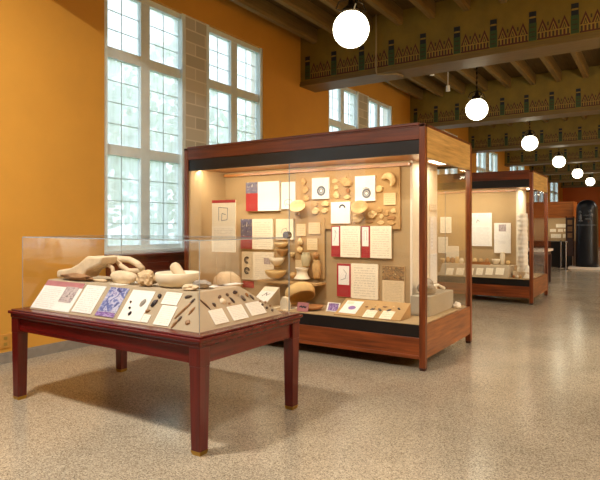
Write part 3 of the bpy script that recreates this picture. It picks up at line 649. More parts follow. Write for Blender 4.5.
# tilted caption wedge
p = deck_at_y(266, 6.1)
def wedge_sign(p, w, d, h0, h1, label, parts, name='caption_wedge', mat='fabric', z=ZD):
    r = empty(name, (p.x, p.y, z), label, 'caption block')
    MB().prism([(p.y - d / 2, z), (p.y + d / 2, z), (p.y + d / 2, z + h1), (p.y - d / 2, z + h0)], 'x', p.x - w / 2, p.x + w / 2).build('wedge_block', M[mat], r)
    ay = Vector((0, d, h1 - h0)); L = ay.length
    e = panel('caption_sheet', 'x', 'x', frame((p.x, p.y, z + (h0 + h1) / 2 + .001), (1, 0, 0), ay), w * .94, L * .92, parts, M['white'], .004)
    mw = e.matrix_world.copy(); 
    for k in ('label', 'category'): del e[k]
    e.parent = r; e.matrix_parent_inverse = Matrix.Identity(4); e.matrix_basis = Matrix.Translation(-Vector((p.x, p.y, z))) @ mw
    return r
wedge_sign(p, .26, .3, .06, .24, 'tilted white caption block with small sketch on the showcase deck', [scribble([(.35, .35), (.5, .6), (.6, .4), (.75, .55)], 'ink', .012), T(3, 0, .7, 1, 1)])
p = deck_at_y(246.5, 5.99)
tag(MB().blob((0, 0, .05), (.12, .09, .07), 4, .4, 3, 1.6, .7).build('rough_stone', M['stone'], mat=Matrix.Translation(p)), 'rough cream stone beside the tilted caption block', 'stone')
p = deck_at_y(285.5, 5.93)
tag(MB().prism([(-.06, 0), (.055, 0), (.065, .07), (.03, .15), (-.03, .165), (-.065, .1)], 'y', -.03, .035).build('upright_fragment', M['bowl'], mat=Matrix.Translation(p)), 'upright pale stone fragment beside the glass joint', 'stone')
# flat cards on deck
def deck_card(bl, tr, label, parts, base='cream', z=ZD, tilt=0):
    a, b = onZ(*bl, z), onZ(*tr, z)
    f = frame(((a.x + b.x) / 2, (a.y + b.y) / 2, z + .001), (1, 0, 0), (0, 1, 0))
    return panel('caption_card', label, 'card', f, abs(b.x - a.x), abs(b.y - a.y), parts, M[base], .006)
deck_card((287, 310.8), (298.5, 306.8), 'flat white card with black sketch on deck by the glass', [scribble([(.2, .3), (.4, .6), (.55, .3), (.8, .55)], 'ink', .015)])
deck_card((271, 309.3), (284, 306), 'flat cream card on deck left of the upright fragment', [T(3, 0, 0, 1, 1)])
# standing pink photo card
p = deck_at_y(306, 5.98)
f, w, h = pxY(300.5, 299.5, 311.5, 308.5, 5.98)
o = panel('photo_card', 'small pink card with dark print standing before the big tilted pot', 'card', frame((f.translation.x, 5.91, ZD + .0 + h * .5), (1, 0, 0), (0, .25, 1)), w, h * .98, [scribble([(.2, .45), (.4, .6), (.45, .4), (.6, .6), (.7, .4), (.82, .58)], 'ink', .018)], M['pink'], .006)
# tilted big pot, on a brown stone dish
p = deck_at_y(301, 6.3)
pot = MB().lathe([(.02, 0), (.09, .005), (.15, .03), (.19, .075), (.212, .13), (.205, .19), (.19, .205), (.195, .17), (.198, .13), (.178, .085), (.14, .045), (.08, .02), (.01, .016)], 34, wob=.09)
ax_ = Vector((.5, -.3, -.8)).normalized()
drop(tag(pot.build('large_pot', M['clay'], mat=Matrix.Translation((p.x - .06, p.y, ZD + .3)) @ Vector((0, 0, 1)).rotation_difference(ax_).to_matrix().to_4x4(), smooth=True), 'large broken tan pot lying on its side on the showcase deck', 'pot'), ZD)
p = deck_at_y(306, 6.0)
tag(MB().lathe([(.07, 0), (.15, .02), (.175, .05), (.158, .052), (.09, .03), (.02, .026)], 26, wob=.12).build('stone_dish', M['clay_dark'], mat=Matrix.Translation((p.x + .02, p.y + .085, ZD)), smooth=True), 'shallow brown dish lying in front of the large broken pot', 'dish')
f, w, h = pxY(330, 297.5, 342.5, 307, 6.12)
panel('photo_card', 'violet photo card leaning beside the large broken pot', 'card', frame((f.translation.x - .03, 6.1, ZD + h * .48), (1, 0, .0), (0, .45, .9)), w, h, [('photo', M['photo_violet'], .12, .1, .9, .92)], M['white'], .006)
# sloping tray at the right
tx0, tx1, ty0, ty1, th = -3.36, -2.49, 5.9, 6.22, .17
tr_ = MB().prism([(ty0, ZD), (ty1, ZD), (ty1, ZD + th), (ty0, ZD + .012)], 'x', tx0, tx1).build('sloping_tray', M['board'], loc=((tx0 + tx1) / 2, ty0, ZD))
tag(tr_, 'sloping tan display block on the showcase deck, at its right end', 'display block')
TP = Vector((0, ty0, ZD + .0125)); TA = Vector((0, ty1 - ty0, th - .012))
f, w, h = pxS((338.5, 312.5), (364, 302), TP, (1, 0, 0), TA)
panel('photo_card', 'white card with round violet photo on the sloping tray', 'card', f, w, h, [('caption', textmat(5), .08, .72, .5, .95), lambda o, w, h, z: ring('printed_disc', M['photo_violet'], o, .08 * w, -.06 * h, 0, .22 * w, z, sy=.8)], M['white'], .004)
for bl, trr, lab in (((362, 317), (378, 311), 'small white card low on the sloping tray, left one'), ((378.5, 318.6), (395.5, 312), 'small white card low on the sloping tray, right one')):
    f, w, h = pxS(bl, trr, TP, (1, 0, 0), TA); panel('caption_card', lab, 'card', f, w, h, [T(4, 0, 0, 1, 1)], M['cream'], .004)
tn = TA.normalized(); TN = Vector((1, 0, 0)).cross(tn)
def on_slope(name, label, cat, u, v, P, ax, ay, size, mat, seed, ang=0, rough=.3, group=None, flat=.15):
    ax = Vector(ax).normalized(); ay = Vector(ay).normalized(); n = ax.cross(ay); q = onp(u, v, P, n)
    mb = MB().blob((0, 0, size[2] * flat + .0005), (size[0] / 2, size[1] / 2, size[2]), seed, rough, 2, 1.7, flat)
    o = mb.build(name, M[mat], mat=frame(q, ax, ay) @ Matrix.Rotation(ang, 4, 'Z')); tag(o, label, cat, group); return o
tl = ['leftmost tan flake', 'long dark flake', 'pale chip', 'dark pointed flake', 'curved tan flake', 'narrow brown flake', 'pale round chip', 'rightmost tan flake']
for i, (u, v, s) in enumerate(((367, 307, .05), (372.5, 309.5, .07), (376, 306, .04), (380, 310, .07), (385, 307, .06), (389, 310.5, .07), (393.5, 307.5, .05), (399, 309, .06))):
    on_slope('flint_flake', tl[i] + ' on the sloping tray above its small white cards', 'flake', u, v, TP, (1, 0, 0), TA, (s, s * .5, .012), ('flint_tan', 'flint', 'sherd', 'flint')[i % 4], i, i * .8, group='flakes on the sloping tray')
# rear half: poster on partition end, grey block with stone, seen through the end glass
xe = -2.619
a = onX(429.5, 206, xe); b = onX(435.6, 262, xe)
f = frame((xe + .0005, (a.y + b.y) / 2, (1.6 + .7) / 2 + .12), (0, 1, 0), (0, 0, 1))
panel('narrow_poster', 'narrow white poster with vertical lettering on the partition end', 'poster', f, b.y - a.y, .92, [T(9, .1, .5, .45, .97, (244, 244, 244)), T(22, 0, 0, 1, .45, (246, 246, 244), 'lower_text')], M['white'], .01)
panel('caption_card', 'small grey lettered strip above the narrow white poster', 'card', frame((xe + .0005, (a.y + b.y) / 2, 1.86), (0, 1, 0), (0, 0, 1)), .26, .09, [T(3, 0, 0, 1, 1, (214, 204, 186))], M['tan_card'], .008)
gb = MB().box(-2.56, 6.38, ZD, -2.32, 7.3, .745).build('grey_plinth', M['grey_box'], loc=(-2.44, 6.84, ZD), bevel=.004)
tag(gb, 'low grey linen block inside the glass end of the showcase', 'plinth')
tag(MB().blob((0, 0, .09), (.11, .12, .1), 9, .3, 3, 1.6, .85).build('round_stone', M['stone_grey'], mat=Matrix.Translation((-2.44, 6.62, .745))), 'lumpy grey stone on the grey block at the showcase end', 'stone')
mb = MB(); mb.tube([(-2.44, 6.76, .77), (-2.43, 6.85, .83), (-2.42, 6.98, .835), (-2.42, 7.1, .80), (-2.41, 7.18, .77)], [.02, .024, .016, .018, .025], 10)
tag(mb.build('long_bone', M['plaster'], loc=(-2.43, 6.95, .745), smooth=True), 'curved white bone on the grey block, behind the lumpy stone', 'bone')
mb = MB().blob((0, 0, .035), (.06, .07, .045), 21, .4, 2, 1.8, .75); tag(mb.build('white_fragment', M['plaster'], mat=Matrix.Translation((-2.26, 7.28, ZD))), 'white stone fragment on the deck by the glass end corner', 'stone')

# ------------------------------------------------------------------ tabletop showcase
TX0, TX1, TY0, TY1 = -5.04, -2.63, 2.77, 4.07
tb = empty('tabletop_showcase', ((TX0 + TX1) / 2, (TY0 + TY1) / 2, 0), 'dark mahogany table showcase with a glass box top, in the foreground', 'showcase')
ZTb = .835
MB().box(TX0, TY0, .795, TX1, TY1, .822).box(TX0 + .02, TY0 + .02, .822, TX1 - .02, TY1 - .02, ZTb).build('table_top', M['mahog_x'], tb, bevel=.009)
MB().box(TX0 + .015, TY0 + .015, .755, TX1 - .015, TY1 - .015, .797).build('top_moulding', M['mahog_x'], tb, bevel=.012)
for y0, y1 in ((TY0 + .045, TY0 + .075), (TY1 - .075, TY1 - .045)): MB().box(TX0 + .1, y0, .635, TX1 - .1, y1, .757).build('apron', M['mahog_x'], tb)
for x0, x1 in ((TX0 + .045, TX0 + .075), (TX1 - .075, TX1 - .045)): MB().box(x0, TY0 + .1, .635, x1, TY1 - .1, .757).build('apron', M['mahog_y'], tb)
for cx in (TX0 + .075, TX1 - .075):
    for cy in (TY0 + .075, TY1 - .075):
        lg = MB().frustum(cx, cy, .03, .62, .084, .1).box(cx - .052, cy - .052, .62, cx + .052, cy + .052, .757).build('leg', M['mahog_z'], tb, bevel=.004)
        MB().frustum(cx, cy, 0, .031, .072, .087).build('ferrule', M['brass'], lg)
gx0, gx1, gy0, gy1, gz = -4.95, -2.72, 2.86, 3.98, 1.5; t = .006
for (x0, y0, x1, y1) in ((gx0, gy0, gx1, gy0 + t), (gx0, gy1 - t, gx1, gy1), (gx0, gy0 + t, gx0 + t, gy1 - t), (gx1 - t, gy0 + t, gx1, gy1 - t)):
    MB().box(x0, y0, ZTb, x1, y1, gz - t).build('glass_pane', M['glass'], tb)
MB().box(gx0, gy0, gz - t, gx1, gy1, gz).build('glass_top', M['glass'], tb)
ed = MB(); e = .004
for (x0, y0) in ((gx0 - .001, gy0 - .001), (gx1 - e + .001, gy0 - .001), (gx0 - .001, gy1 - e + .001), (gx1 - e + .001, gy1 - e + .001)): ed.box(x0, y0, ZTb, x0 + e, y0 + e, gz)
for y0 in (gy0 - .001, gy1 - e + .001): ed.box(gx0, y0, gz - .007, gx1, y0 + e, gz + .001)
for x0 in (gx0 - .001, gx1 - e + .001): ed.box(x0, gy0, gz - .007, x0 + e, gy1, gz + .001)
ed.build('glass_edge', M['pane_edge'], tb)
cl = MB().tube([(gx1 - .015, gy1 - .03, gz + .02), (gx1 - .015, gy1 + .02, gz + .02)], .032, 18).box(gx1 - .03, gy1 - .02, gz, gx1, gy1 + .012, gz + .012)
cl.build('corner_clamp', M['steel'], tb)
# sloped display deck
sx0, sx1, sy0, sy1, px1, py0, py1, PZ = -4.9, -2.76, 2.9, 3.94, -2.96, 3.09, 3.60, 1.09
vs = [(sx0, sy0, ZTb), (sx1, sy0, ZTb), (sx1, sy1, ZTb), (sx0, sy1, ZTb), (sx0, py0, PZ), (px1, py0, PZ), (px1, py1, PZ), (sx0, py1, PZ)]
MB().add(vs, [(0, 3, 2, 1), (4, 5, 6, 7), (0, 1, 5, 4), (1, 2, 6, 5), (2, 3, 7, 6), (3, 0, 4, 7)]).build('sloped_deck', M['fabric'], tb)
FA = Vector((0, py0 - sy0, PZ - ZTb)); FX = (1, 0, 0); FP = Vector((0, sy0, ZTb)) + Vector(FX).cross(FA.normalized()) * .001
RA = Vector((px1 - sx1, 0, PZ - ZTb)); RX = (0, 1, 0); RP = Vector((sx1, 0, ZTb)) + Vector(RX).cross(RA.normalized()) * .001
def fcard(bl, tr, label, parts, base='white', name='caption_sheet', cat='sheet'):
    f, w, h = pxS(bl, tr, FP, FX, FA); return panel(name, label, cat, f, w, h, parts, M[base], .004)
fcard((31, 307.3), (86, 284), 'white caption sheet with pink header and grey photo on the front slope', [T(12, 0, .0, .58, .8, (238, 232, 224)), ('header_band', M['pink'], 0, .82, 1, 1), ('photo', M['photo_grey'], .6, .3, .92, .84)], cat='caption sheet')
fcard((71.5, 311.6), (107, 286.8), 'plain white text sheet between pink headed sheet and violet photo', [T(14, 0, 0, 1, 1, (238, 232, 224))], cat='caption sheet')
fcard((95, 315.5), (130, 289), 'blue violet photo sheet on the front slope of the table showcase', [('photo', M['photo_blue'], 0, .16, 1, 1), ('caption', M['photo_violet'], 0, 0, 1, .15)], name='photo_sheet', cat='photo sheet')
fcard((117.5, 319), (156, 291.8), 'white sheet carrying dark flints, right of the violet photo', [], cat='caption sheet')
fcard((161, 304), (183, 293.5), 'small white card upper right of the flint sheet on front slope', [T(6, 0, 0, 1, 1, (246, 240, 226))], cat='caption card', name='caption_card')
fcard((153, 324.5), (178, 307), 'medium white card below the small one on front slope', [T(10, 0, 0, 1, 1, (246, 240, 226))], cat='caption card', name='caption_card')
fcard((140.5, 322), (151.5, 315.2), 'smallest white card at the lower edge of the front slope', [T(4, 0, 0, 1, 1, (246, 240, 226))], cat='caption card', name='caption_card')
def fl(u, v, s, mat, ang, lab, P=FP, ax=FX, ay=FA, i=0, nm='flint_tool', cat='flint tool', grp='flint tools in the table showcase', lift=0, fp=None):
    Pn = Vector(P)
    if lift: n = Vector(ax).normalized().cross(Vector(ay).normalized()); Pn = Pn + n * lift
    return on_slope(nm, lab, cat, u, v, Pn, ax, ay, s, mat, i, ang, .25, grp)
fl(131, 302, (.018, .024, .01), 'flint', .2, 'tiny dark flint at left of the white flint sheet', lift=.0042, i=1)
fl(130, 308, (.02, .024, .012), 'flint_black', .2, 'second tiny dark flint on the white flint sheet', lift=.0042, i=2)
fl(130, 313.5, (.028, .042, .012), 'flint_black', -.3, 'black oval flint low on the white flint sheet', lift=.0042, i=3)
fl(143, 303, (.045, .075, .01), 'stone_grey', -.4, 'grey leaf shaped flint on the white flint sheet', lift=.0042, i=4)
fl(154.5, 303.5, (.042, .075, .018), 'flint_black', -.4, 'large black flint between flint sheet and small card', i=5)
fl(160, 296.5, (.035, .045, .018), 'flint_black', .1, 'small black flint above the large black one', i=6)
fl(148, 311, (.05, .03, .014), 'flint_tan', .3, 'tan flint above the smallest white card', i=7)
fl(184, 310, (.018, .2, .013), 'flint_tan', -.55, 'long thin tan point right of the white cards on the front slope', i=8)
fl(175, 324, (.022, .09, .014), 'flint_tan', -.4, 'slender tan point near the lower edge of the front slope', i=9)
fl(188, 322.5, (.045, .04, .016), 'flint_tan', .2, 'notched tan flint in lower right corner of the front slope', i=10)
fl(188.5, 297, (.07, .025, .013), 'flint', .3, 'dark flat flint at upper right of the front slope', i=11)
fl(192.5, 301.5, (.02, .06, .012), 'flint', -.5, 'thin dark blade below the dark flat flint', i=12)
fl(180, 319, (.02, .05, .012), 'flint', -.3, 'short dark blade between the two tan points', i=13)
fl(192, 311, (.02, .07, .012), 'flint_tan', -.4, 'thin tan blade beside the glass corner', i=14)
# right slope
def rcard(bl, tr, label): f, w, h = pxS(bl, tr, RP, RX, RA); return panel('caption_card', label, 'caption card', f, w, h, [T(9, 0, 0, 1, 1, (246, 240, 226))], M['white'], .004)
rcard((215.5, 325), (221.5, 308.5), 'white caption card on right slope, nearest the glass corner')
rcard((234, 321), (241, 304.5), 'white caption card in the middle of the right slope')
rcard((252, 316), (259.5, 301), 'white caption card on right slope, furthest from the glass corner')
RF = [(205, 305, .012, .12, 'flint', .5, 'thin dark point at near end of the right slope'), (214, 305, .03, .04, 'flint_black', .2, 'black chunk beside the thin point on the right slope'),
      (219.5, 297, .05, .025, 'flint', .4, 'dark flake near the top of the right slope'), (222.5, 301, .06, .05, 'bowl', .1, 'white oval stone among flints of the right slope'),
      (227, 295, .03, .03, 'flint', .3, 'small dark flake above the white oval stone'), (232, 300.5, .02, .06, 'flint_black', .4, 'black blade right of the white oval stone'),
      (229, 303.5, .03, .02, 'flint_tan', .3, 'tan chip right below the white oval stone'), (235, 292.5, .06, .035, 'flint_black', .2, 'black flint at the top edge of the right slope'),
      (243, 298.5, .035, .06, 'flint', .5, 'brown flint above the furthest white card'), (246.5, 295, .03, .04, 'clay_dark', .1, 'reddish flint above the furthest white card'),
      (251.5, 297.5, .02, .06, 'flint', .4, 'dark blade at far upper side of the right slope'), (259.5, 301.5, .03, .025, 'flint_tan', .2, 'tan chip first of the far column'),
      (262, 305, .03, .025, 'flint', .2, 'dark chip second of the far column'), (265, 302.5, .03, .02, 'flint_tan', .6, 'tan sliver right of the far column top'),
      (266.5, 308, .03, .025, 'flint', .1, 'dark chip third of the far column'), (270, 306, .03, .02, 'flint_tan', .4, 'tan sliver in the middle of the far column'), (272, 310.5, .03, .025, 'flint', .3, 'dark chip last of the far column')]
for i, (u, v, a, b, m, an, lab) in enumerate(RF): fl(u, v, (a, b, .013), m, an, lab + ' of table showcase' if 'slope' not in lab else lab, RP, RX, RA, 20 + i)
# plateau things
PZ += .001
PP = (0, 0, PZ)
# big weathered bone: slab with arched frame
def pl(u, v, y): return onY(u, v, y)
bo = empty('weathered_bone', (-4.55, 3.35, PZ), 'large cream weathered bone with slab and arched openings on table showcase', 'bone')
q = [pl(60, 277.5, 3.17), pl(60, 270, 3.17), pl(73, 268, 3.17), pl(82, 263, 3.17), pl(90, 256, 3.17), pl(106, 257, 3.17), pl(104, 264, 3.17), pl(90, 271, 3.17), pl(86, 277.5, 3.17)]
prof = [(p.x, max(p.z, PZ + .001)) for p in q]
MB().prism(prof, 'y', 3.13, 3.31).build('slab', M['stone'], bo, bevel=.02, smooth=False)
ua, ub = pl(61, 275, 3.12), pl(89, 275, 3.12)
MB().blob(((ua.x + ub.x) / 2, 3.14, PZ + .038), ((ub.x - ua.x) / 2, .05, .036), 17, .3, 3, 1.5, .97).build('rough_underside', M['stone_brown'], bo)
def arch(ptsuv, y, rads): return MB().tube([Vector((pl(u, v, y).x, y + dy, max(pl(u, v, y).z, PZ + rads * 1.05))) for u, v, dy in ptsuv], rads, 9)
arch([(87, 279, 0), (91, 273, 0), (99, 267.5, 0), (106, 264, .01), (110.5, 268, .02), (112, 276, .02)], 3.22, .019).build('arch', M['stone'], bo, smooth=True)
arch([(104, 259, 0), (114, 258.5, 0), (126, 260, .04), (132, 264, .06), (138, 269.5, .05)], 3.34, .03).build('arch', M['stone'], bo, smooth=True)
arch([(117, 260, 0), (121, 266, 0), (127, 271, .02), (137, 271, .05)], 3.34, .024).build('arch', M['stone'], bo, smooth=True)
arch([(88, 281, 0), (97, 281.5, 0), (106, 281.5, 0)], 3.19, .013).build('arch', M['stone'], bo, smooth=True)
# stones right of it
def stone_px(u0, v0, u1, v1, y, ry, mat, seed, label, name, rough=.22, rz=None):
    a, b = onY(u0, (v0 + v1) / 2, y), onY(u1, (v0 + v1) / 2, y); c = onY((u0 + u1) / 2, v0, y); h = c.z - PZ
    o = MB().blob((0, 0, h / 2), ((b.x - a.x) / 2 * .93, ry, h / 2), seed, rough, 3, 1.5, .97).build(name, M[mat], mat=Matrix.Translation(((a.x + b.x) / 2, y, PZ)) @ Matrix.Rotation(rz or 0, 4, 'Z'), smooth=rough < .3)
    tag(o, label, 'stone'); return o
stone_px(111, 270.5, 137, 282, 3.19, .06, 'stone', 3, 'smooth elongated cream stone right of the weathered bone', 'elongated_stone', .16)
stone_px(137.5, 270, 154.3, 286, 3.17, .065, 'stone_tan', 12, 'rough knobbly brown core stone left of the stone bowl', 'core_stone', .5)
# bowl and pestle
c = onY(178, 280, 3.30); s = depth(c) / FPX
bw = MB().lathe([(.1, 0), (.15, .015), (.178, .06), (.185, .115), (.178, .122), (.165, .115), (.14, .06), (.08, .035), (.01, .032)], 34, wob=.03)
tag(bw.build('mortar_bowl', M['bowl'], mat=Matrix.Translation((c.x, 3.30, PZ)), smooth=True), 'thick white stone mortar bowl on top of the table showcase deck', 'bowl')
ps = MB().tube([(0, 0, 0), (.012, 0, .02), (.0, 0, .06), (0, 0, .1), (0, 0, .14), (0, 0, .165), (0, 0, .18)], [.02, .036, .044, .045, .046, .036, .012], 14)
tag(ps.build('pestle', M['stone'], mat=Matrix.Translation((c.x + .045, 3.32, PZ + .062)) @ Matrix.Rotation(math.radians(-46), 4, 'Y'), smooth=True), 'stubby cream pestle leaning in the stone bowl', 'pestle')
stone_px(184, 284, 197.5, 291.5, 3.16, .05, 'stone', 31, 'flat pale stone right of the bowl, near the plateau edge', 'flat_stone', .35)
stone_px(195.5, 280, 210, 288, 3.3, .06, 'stone_grey', 37, 'grey stone behind the flat pale stone', 'flat_stone', .4)
def pcard(bl, tr, label): 
    a, b = onZ(*bl, PZ), onZ(*tr, PZ)
    return panel('caption_card', label, 'caption card', frame(((a.x + b.x) / 2, (a.y + b.y) / 2, PZ + .0005), (1, 0, 0), (0, 1, 0)), abs(b.x - a.x), abs(b.y - a.y), [T(3, 0, 0, 1, 1, (246, 240, 226))], M['white'], .004)
pcard((122, 285.7), (134, 282), 'small white card lying before the elongated stone')
pcard((208.5, 288.5), (222, 285), 'white card on the plateau right of the grey stone')
pcard((222, 286.8), (235, 283.2), 'white card on the plateau, beside the right slope edge')

# ------------------------------------------------------------------ contents of the second showcase
YQ = YP + BAY
wallpanel('info_poster', 'large white poster with faint drawing, left of two in the second showcase', 'poster', (472, 213, 492, 246), [T(3, 0, .86, 1, 1, (246, 243, 236)), T(20, 0, 0, 1, .62, (246, 243, 236)), scribble([(.25, .7), (.3, .8), (.4, .74)], 'grey_ink', .01)], y=YQ, base=M['white'], thick=.03)
wallpanel('info_poster', 'white poster with dark photo square, right of two in the second showcase', 'poster', (494.5, 223, 511, 253), [('photo', M['photo_grey'], .28, .72, .72, .95), T(3, .2, .3, .75, .42, (240, 237, 230)), T(6, 0, .46, 1, .66, (246, 243, 236))], y=YQ, base=M['white'], thick=.03)
for b, l in (((440.5, 217, 451.5, 233), 'topmost cream sheet seen through the end glass, on second showcase wall'), ((438.5, 237, 448, 253), 'left lower cream sheet with tiny sketch, on second showcase wall'), ((446.5, 246, 459, 258), 'right lower cream sheet, overlapping its neighbour, on second showcase wall')):
    wallpanel('info_sheet', l, 'info sheet', b, [T(12, 0, 0, 1, 1)], y=YQ - (.012 if 'right' in l else 0), thick=.012 if 'right' not in l else .012)
D2 = CYF + BAY
# stepped block for cards
x0 = onY(442, 270, D2 + .3).x; x1 = onY(510, 270, D2 + .3).x
mb = MB().prism([(D2 + .12, ZD), (D2 + .42, ZD), (D2 + .42, ZD + .24), (D2 + .3, ZD + .24)], 'x', x0, x1)
tag(mb.build('sloping_block', M['fabric'], loc=((x0 + x1) / 2, D2 + .25, ZD)), 'long sloping block of caption cards in the second showcase', 'display block')
QA = Vector((0, .18, .24)); QP = Vector((0, D2 + .12, ZD)) + Vector((1, 0, 0)).cross(QA.normalized()) * .001
names = ['first', 'second', 'third', 'fourth', 'fifth', 'sixth']
for i, (ua, ub) in enumerate(((445.5, 454), (455.5, 464.5), (466, 474), (475.5, 483.5), (485, 493.5), (495, 504.5))):
    f, w, h = pxS((ua + .2, 274.6), (ub, 268.3), QP, (1, 0, 0), QA)
    panel('caption_card', names[i] + ' white card from the left on the sloping block of the second showcase', 'caption card', f, w, h, [T(6, 0, 0, 1, 1)], M['white'], .006, 'caption cards on the sloping block')
# shelf step behind with vessels
mb = MB().box(x0, D2 + .43, ZD, x1 + .05, D2 + .78, ZD + .24)
tag(mb.build('step_block', M['fabric'], loc=((x0 + x1) / 2, D2 + .6, ZD)), 'low linen step holding vessels behind the caption cards, second showcase', 'display block')
zz = ZD + .24
VS = [(443, .06, .1, BOWL, 'bowl', 'sherd', 'pale bowl'), (448, .055, .14, JAR, 'small_jar', 'sherd2', 'tan jar'), (452.5, .05, .13, JAR, 'small_jar', 'sherd_dark', 'brown jar'), (457, .05, .15, TALL, 'narrow_vase', 'sherd', 'pale narrow vase'),
      (461.5, .055, .12, JAR, 'small_jar', 'bowl', 'white jar'), (475, .05, .13, JAR, 'small_jar', 'sherd', 'small cream jar'), (481, .05, .12, TALL, 'narrow_vase', 'sherd2', 'tan beaker'), (487, .05, .13, JAR, 'small_jar', 'sherd_dark', 'dark round jar'),
      (496, .09, .12, BOWL, 'bowl', 'bowl', 'wide white bowl'), (502.5, .055, .28, TALL, 'narrow_vase', 'bowl', 'tall white vase'), (508, .05, .1, JAR, 'small_jar', 'sherd', 'squat pale jar')]
for i, (u, r, h, pr, nm, m, lab) in enumerate(VS):
    d = ray(u, 262); t = (D2 + .64) / d.y; px_ = d.x * t; mr = max(a for a, b in pr)
    tag(MB().lathe([(a / mr * r, b * h) for a, b in pr], 16).build(nm, M[m], mat=Matrix.Translation((px_, D2 + .64, zz)), smooth=True), lab + ' on the linen step in the second showcase', 'vessel', 'vessels on the linen step')
d = ray(481, 266); t = (D2 + .48) / d.y
tag(MB().box(d.x * t - .2, D2 + .45, zz, d.x * t + .2, D2 + .52, zz + .045).box(d.x * t - .18, D2 + .46, zz + .045, d.x * t + .18, D2 + .51, zz + .06).build('wooden_tray', M['clay_dark'], loc=(d.x * t, D2 + .48, zz)), 'long orange brown tray on the step before small jars, second showcase', 'tray')
# carved column
cp = onY(522.5, 240, D2 + .5); r_ = 5 * depth(cp) / FPX; zt = 1.6 + 12.5 / FPX * depth(cp)
co = empty('carved_column', (cp.x, D2 + .5, ZD), 'pale carved round column standing at right end of second showcase', 'column')
MB().box(cp.x - .16, D2 + .34, ZD, cp.x + .16, D2 + .66, ZD + .12).build('base', M['stone'], co)
prof = []
k = 26
for i in range(k + 1):
    z = .12 + (zt - ZD - .12) * i / k; prof.append((r_ * (1 + .07 * (i % 2) - .04), z))
MB().lathe(prof, 20, (cp.x, D2 + .5, ZD), wob=.12).build('shaft', M['plaster'], co)
p = onZ(527.5, 276, ZD)
p = onY(528, 276, D2 + .25)
tag(MB().lathe([(.12, 0), (.09, .1), (.045, .22), (.015, .27)], 7, wob=.2).build('white_fragment', M['plaster'], mat=Matrix.Translation((-2.34, D2 + .42, ZD))), 'white conical fragment at glass corner of the second showcase', 'stone')
for i, (u, m, l) in enumerate(((513.5, 'clay_dark', 'brown lump'), (517.5, 'bowl', 'white lump'), (520.3, 'sherd2', 'tan lump'))):
    d = ray(u, 276); t = (D2 + .2) / d.y
    tag(MB().blob((0, 0, .03), (.027, .04, .032), i + 40, .35, 2, 1.6, .8).build('stone_fragment', M[m], mat=Matrix.Translation((d.x * t, D2 + .22, ZD))), l + ' on the deck right of the sloping block, second showcase', 'stone')

# ------------------------------------------------------------------ far end of the hall
# low glass table case behind the second showcase
ft = empty('table_case', (-3.7, 16.6, 0), 'dark legged glass table case with white top, beyond the second showcase', 'table case')
MB().box(-4.8, 16.1, .9, -2.55, 17.1, .96).build('table_top', M['white_platform'], ft); MB().box(-4.75, 16.15, .8, -2.6, 17.05, .9).build('apron', M['maroon'], ft)
for x_ in (-4.72, -2.63):
    for y_ in (16.18, 17.02): MB().frustum(x_, y_, 0, .8, .06, .08).build('leg', M['maroon'], ft)
for (a, b, c2, d2) in ((-4.75, 16.15, -2.6, 16.158), (-4.75, 17.042, -2.6, 17.05), (-4.75, 16.16, -4.742, 17.04), (-2.608, 16.16, -2.6, 17.04)): MB().box(a, b, .96, c2, d2, 1.3).build('glass_pane', M['glass_far'], ft)
# wide cabinet across the hall
fc = empty('wide_cabinet', (-4.4, 23.9, 0), 'wide amber wood cabinet with lit glass front, across the far hall', 'cabinet')
cx0, cx1, cy0, cy1 = -6.0, -2.78, 23.5, 24.5
MB().box(cx0, cy0, 1.92, cx1, cy1, 2.55).build('header', M['far_wood'], fc); MB().box(cx0 + .1, cy0 + .02, 0, cx1 - .05, cy1, 1.0).build('base', M['black'], fc)
MB().box(cx0 + .1, cy1 - .1, 1.0, cx1 - .05, cy1 - .05, 1.92).build('display_back', M['case_linen'], fc)
for x_ in (cx0, -4.4, cx1 - .08): MB().box(x_, cy0, 1.0, x_ + .08, cy0 + .08, 1.92).build('post', M['far_wood'], fc)
MB().box(cx0 + .1, cy0 + .03, 1.0, cx1 - .1, cy0 + .04, 1.92).build('glass_pane', M['glass_far'], fc)
ld = bpy.data.lights.new('cabinet_lamp', 'AREA'); ld.shape = 'RECTANGLE'; ld.size = 3.4; ld.size_y = .1; ld.energy = 14; ld.color = (1, .88, .68)
lo = bpy.data.objects.new('cabinet_lamp', ld); COL.objects.link(lo); lo.location = (-4.4, cy0 + .2, 1.9); lo.rotation_euler = (math.radians(30), 0, 0)
cabs = ['uppermost wide', 'small left', 'small middle', 'wide middle', 'low left', 'low right']
for i, (u0, v0, u1, v1) in enumerate(((556, 224, 573, 227.5), (550, 229, 556, 232), (558, 229, 563, 232), (564, 229, 573, 231.5), (551, 234, 561, 238), (563, 234, 573, 238))):
    f, w, h = pxY(u0, v0, u1, v1, cy1 - .1005); panel('caption_card', cabs[i] + ' white card inside the far wide cabinet', 'card', f, w, h, [T(3, 0, 0, 1, 1)], M['white'], .01, 'cards in the far cabinet')
# narrow dark display stand between cabinet and stele
nd = empty('display_stand', (-2.6, 22.6, 0), 'narrow dark maroon display stand with small pictures, left of the black stele', 'display stand')
p = onY(570, 240, 23.25); nd.location = (p.x, 23.25, 0)
for sx in (-.15, .12): MB().box(p.x + sx, 23.23, 0, p.x + sx + .035, 23.24, 1.97).build('post', M['maroon'], nd)
MB().box(p.x - .115, 23.2, .45, p.x + .12, 23.23, 1.92).build('back_board', M['maroon'], nd)
for k in range(3): MB().box(p.x - .08, 23.19, 1.15 + k * .25, p.x + .085, 23.2, 1.33 + k * .25).build('picture', M['stone_brown'], nd)
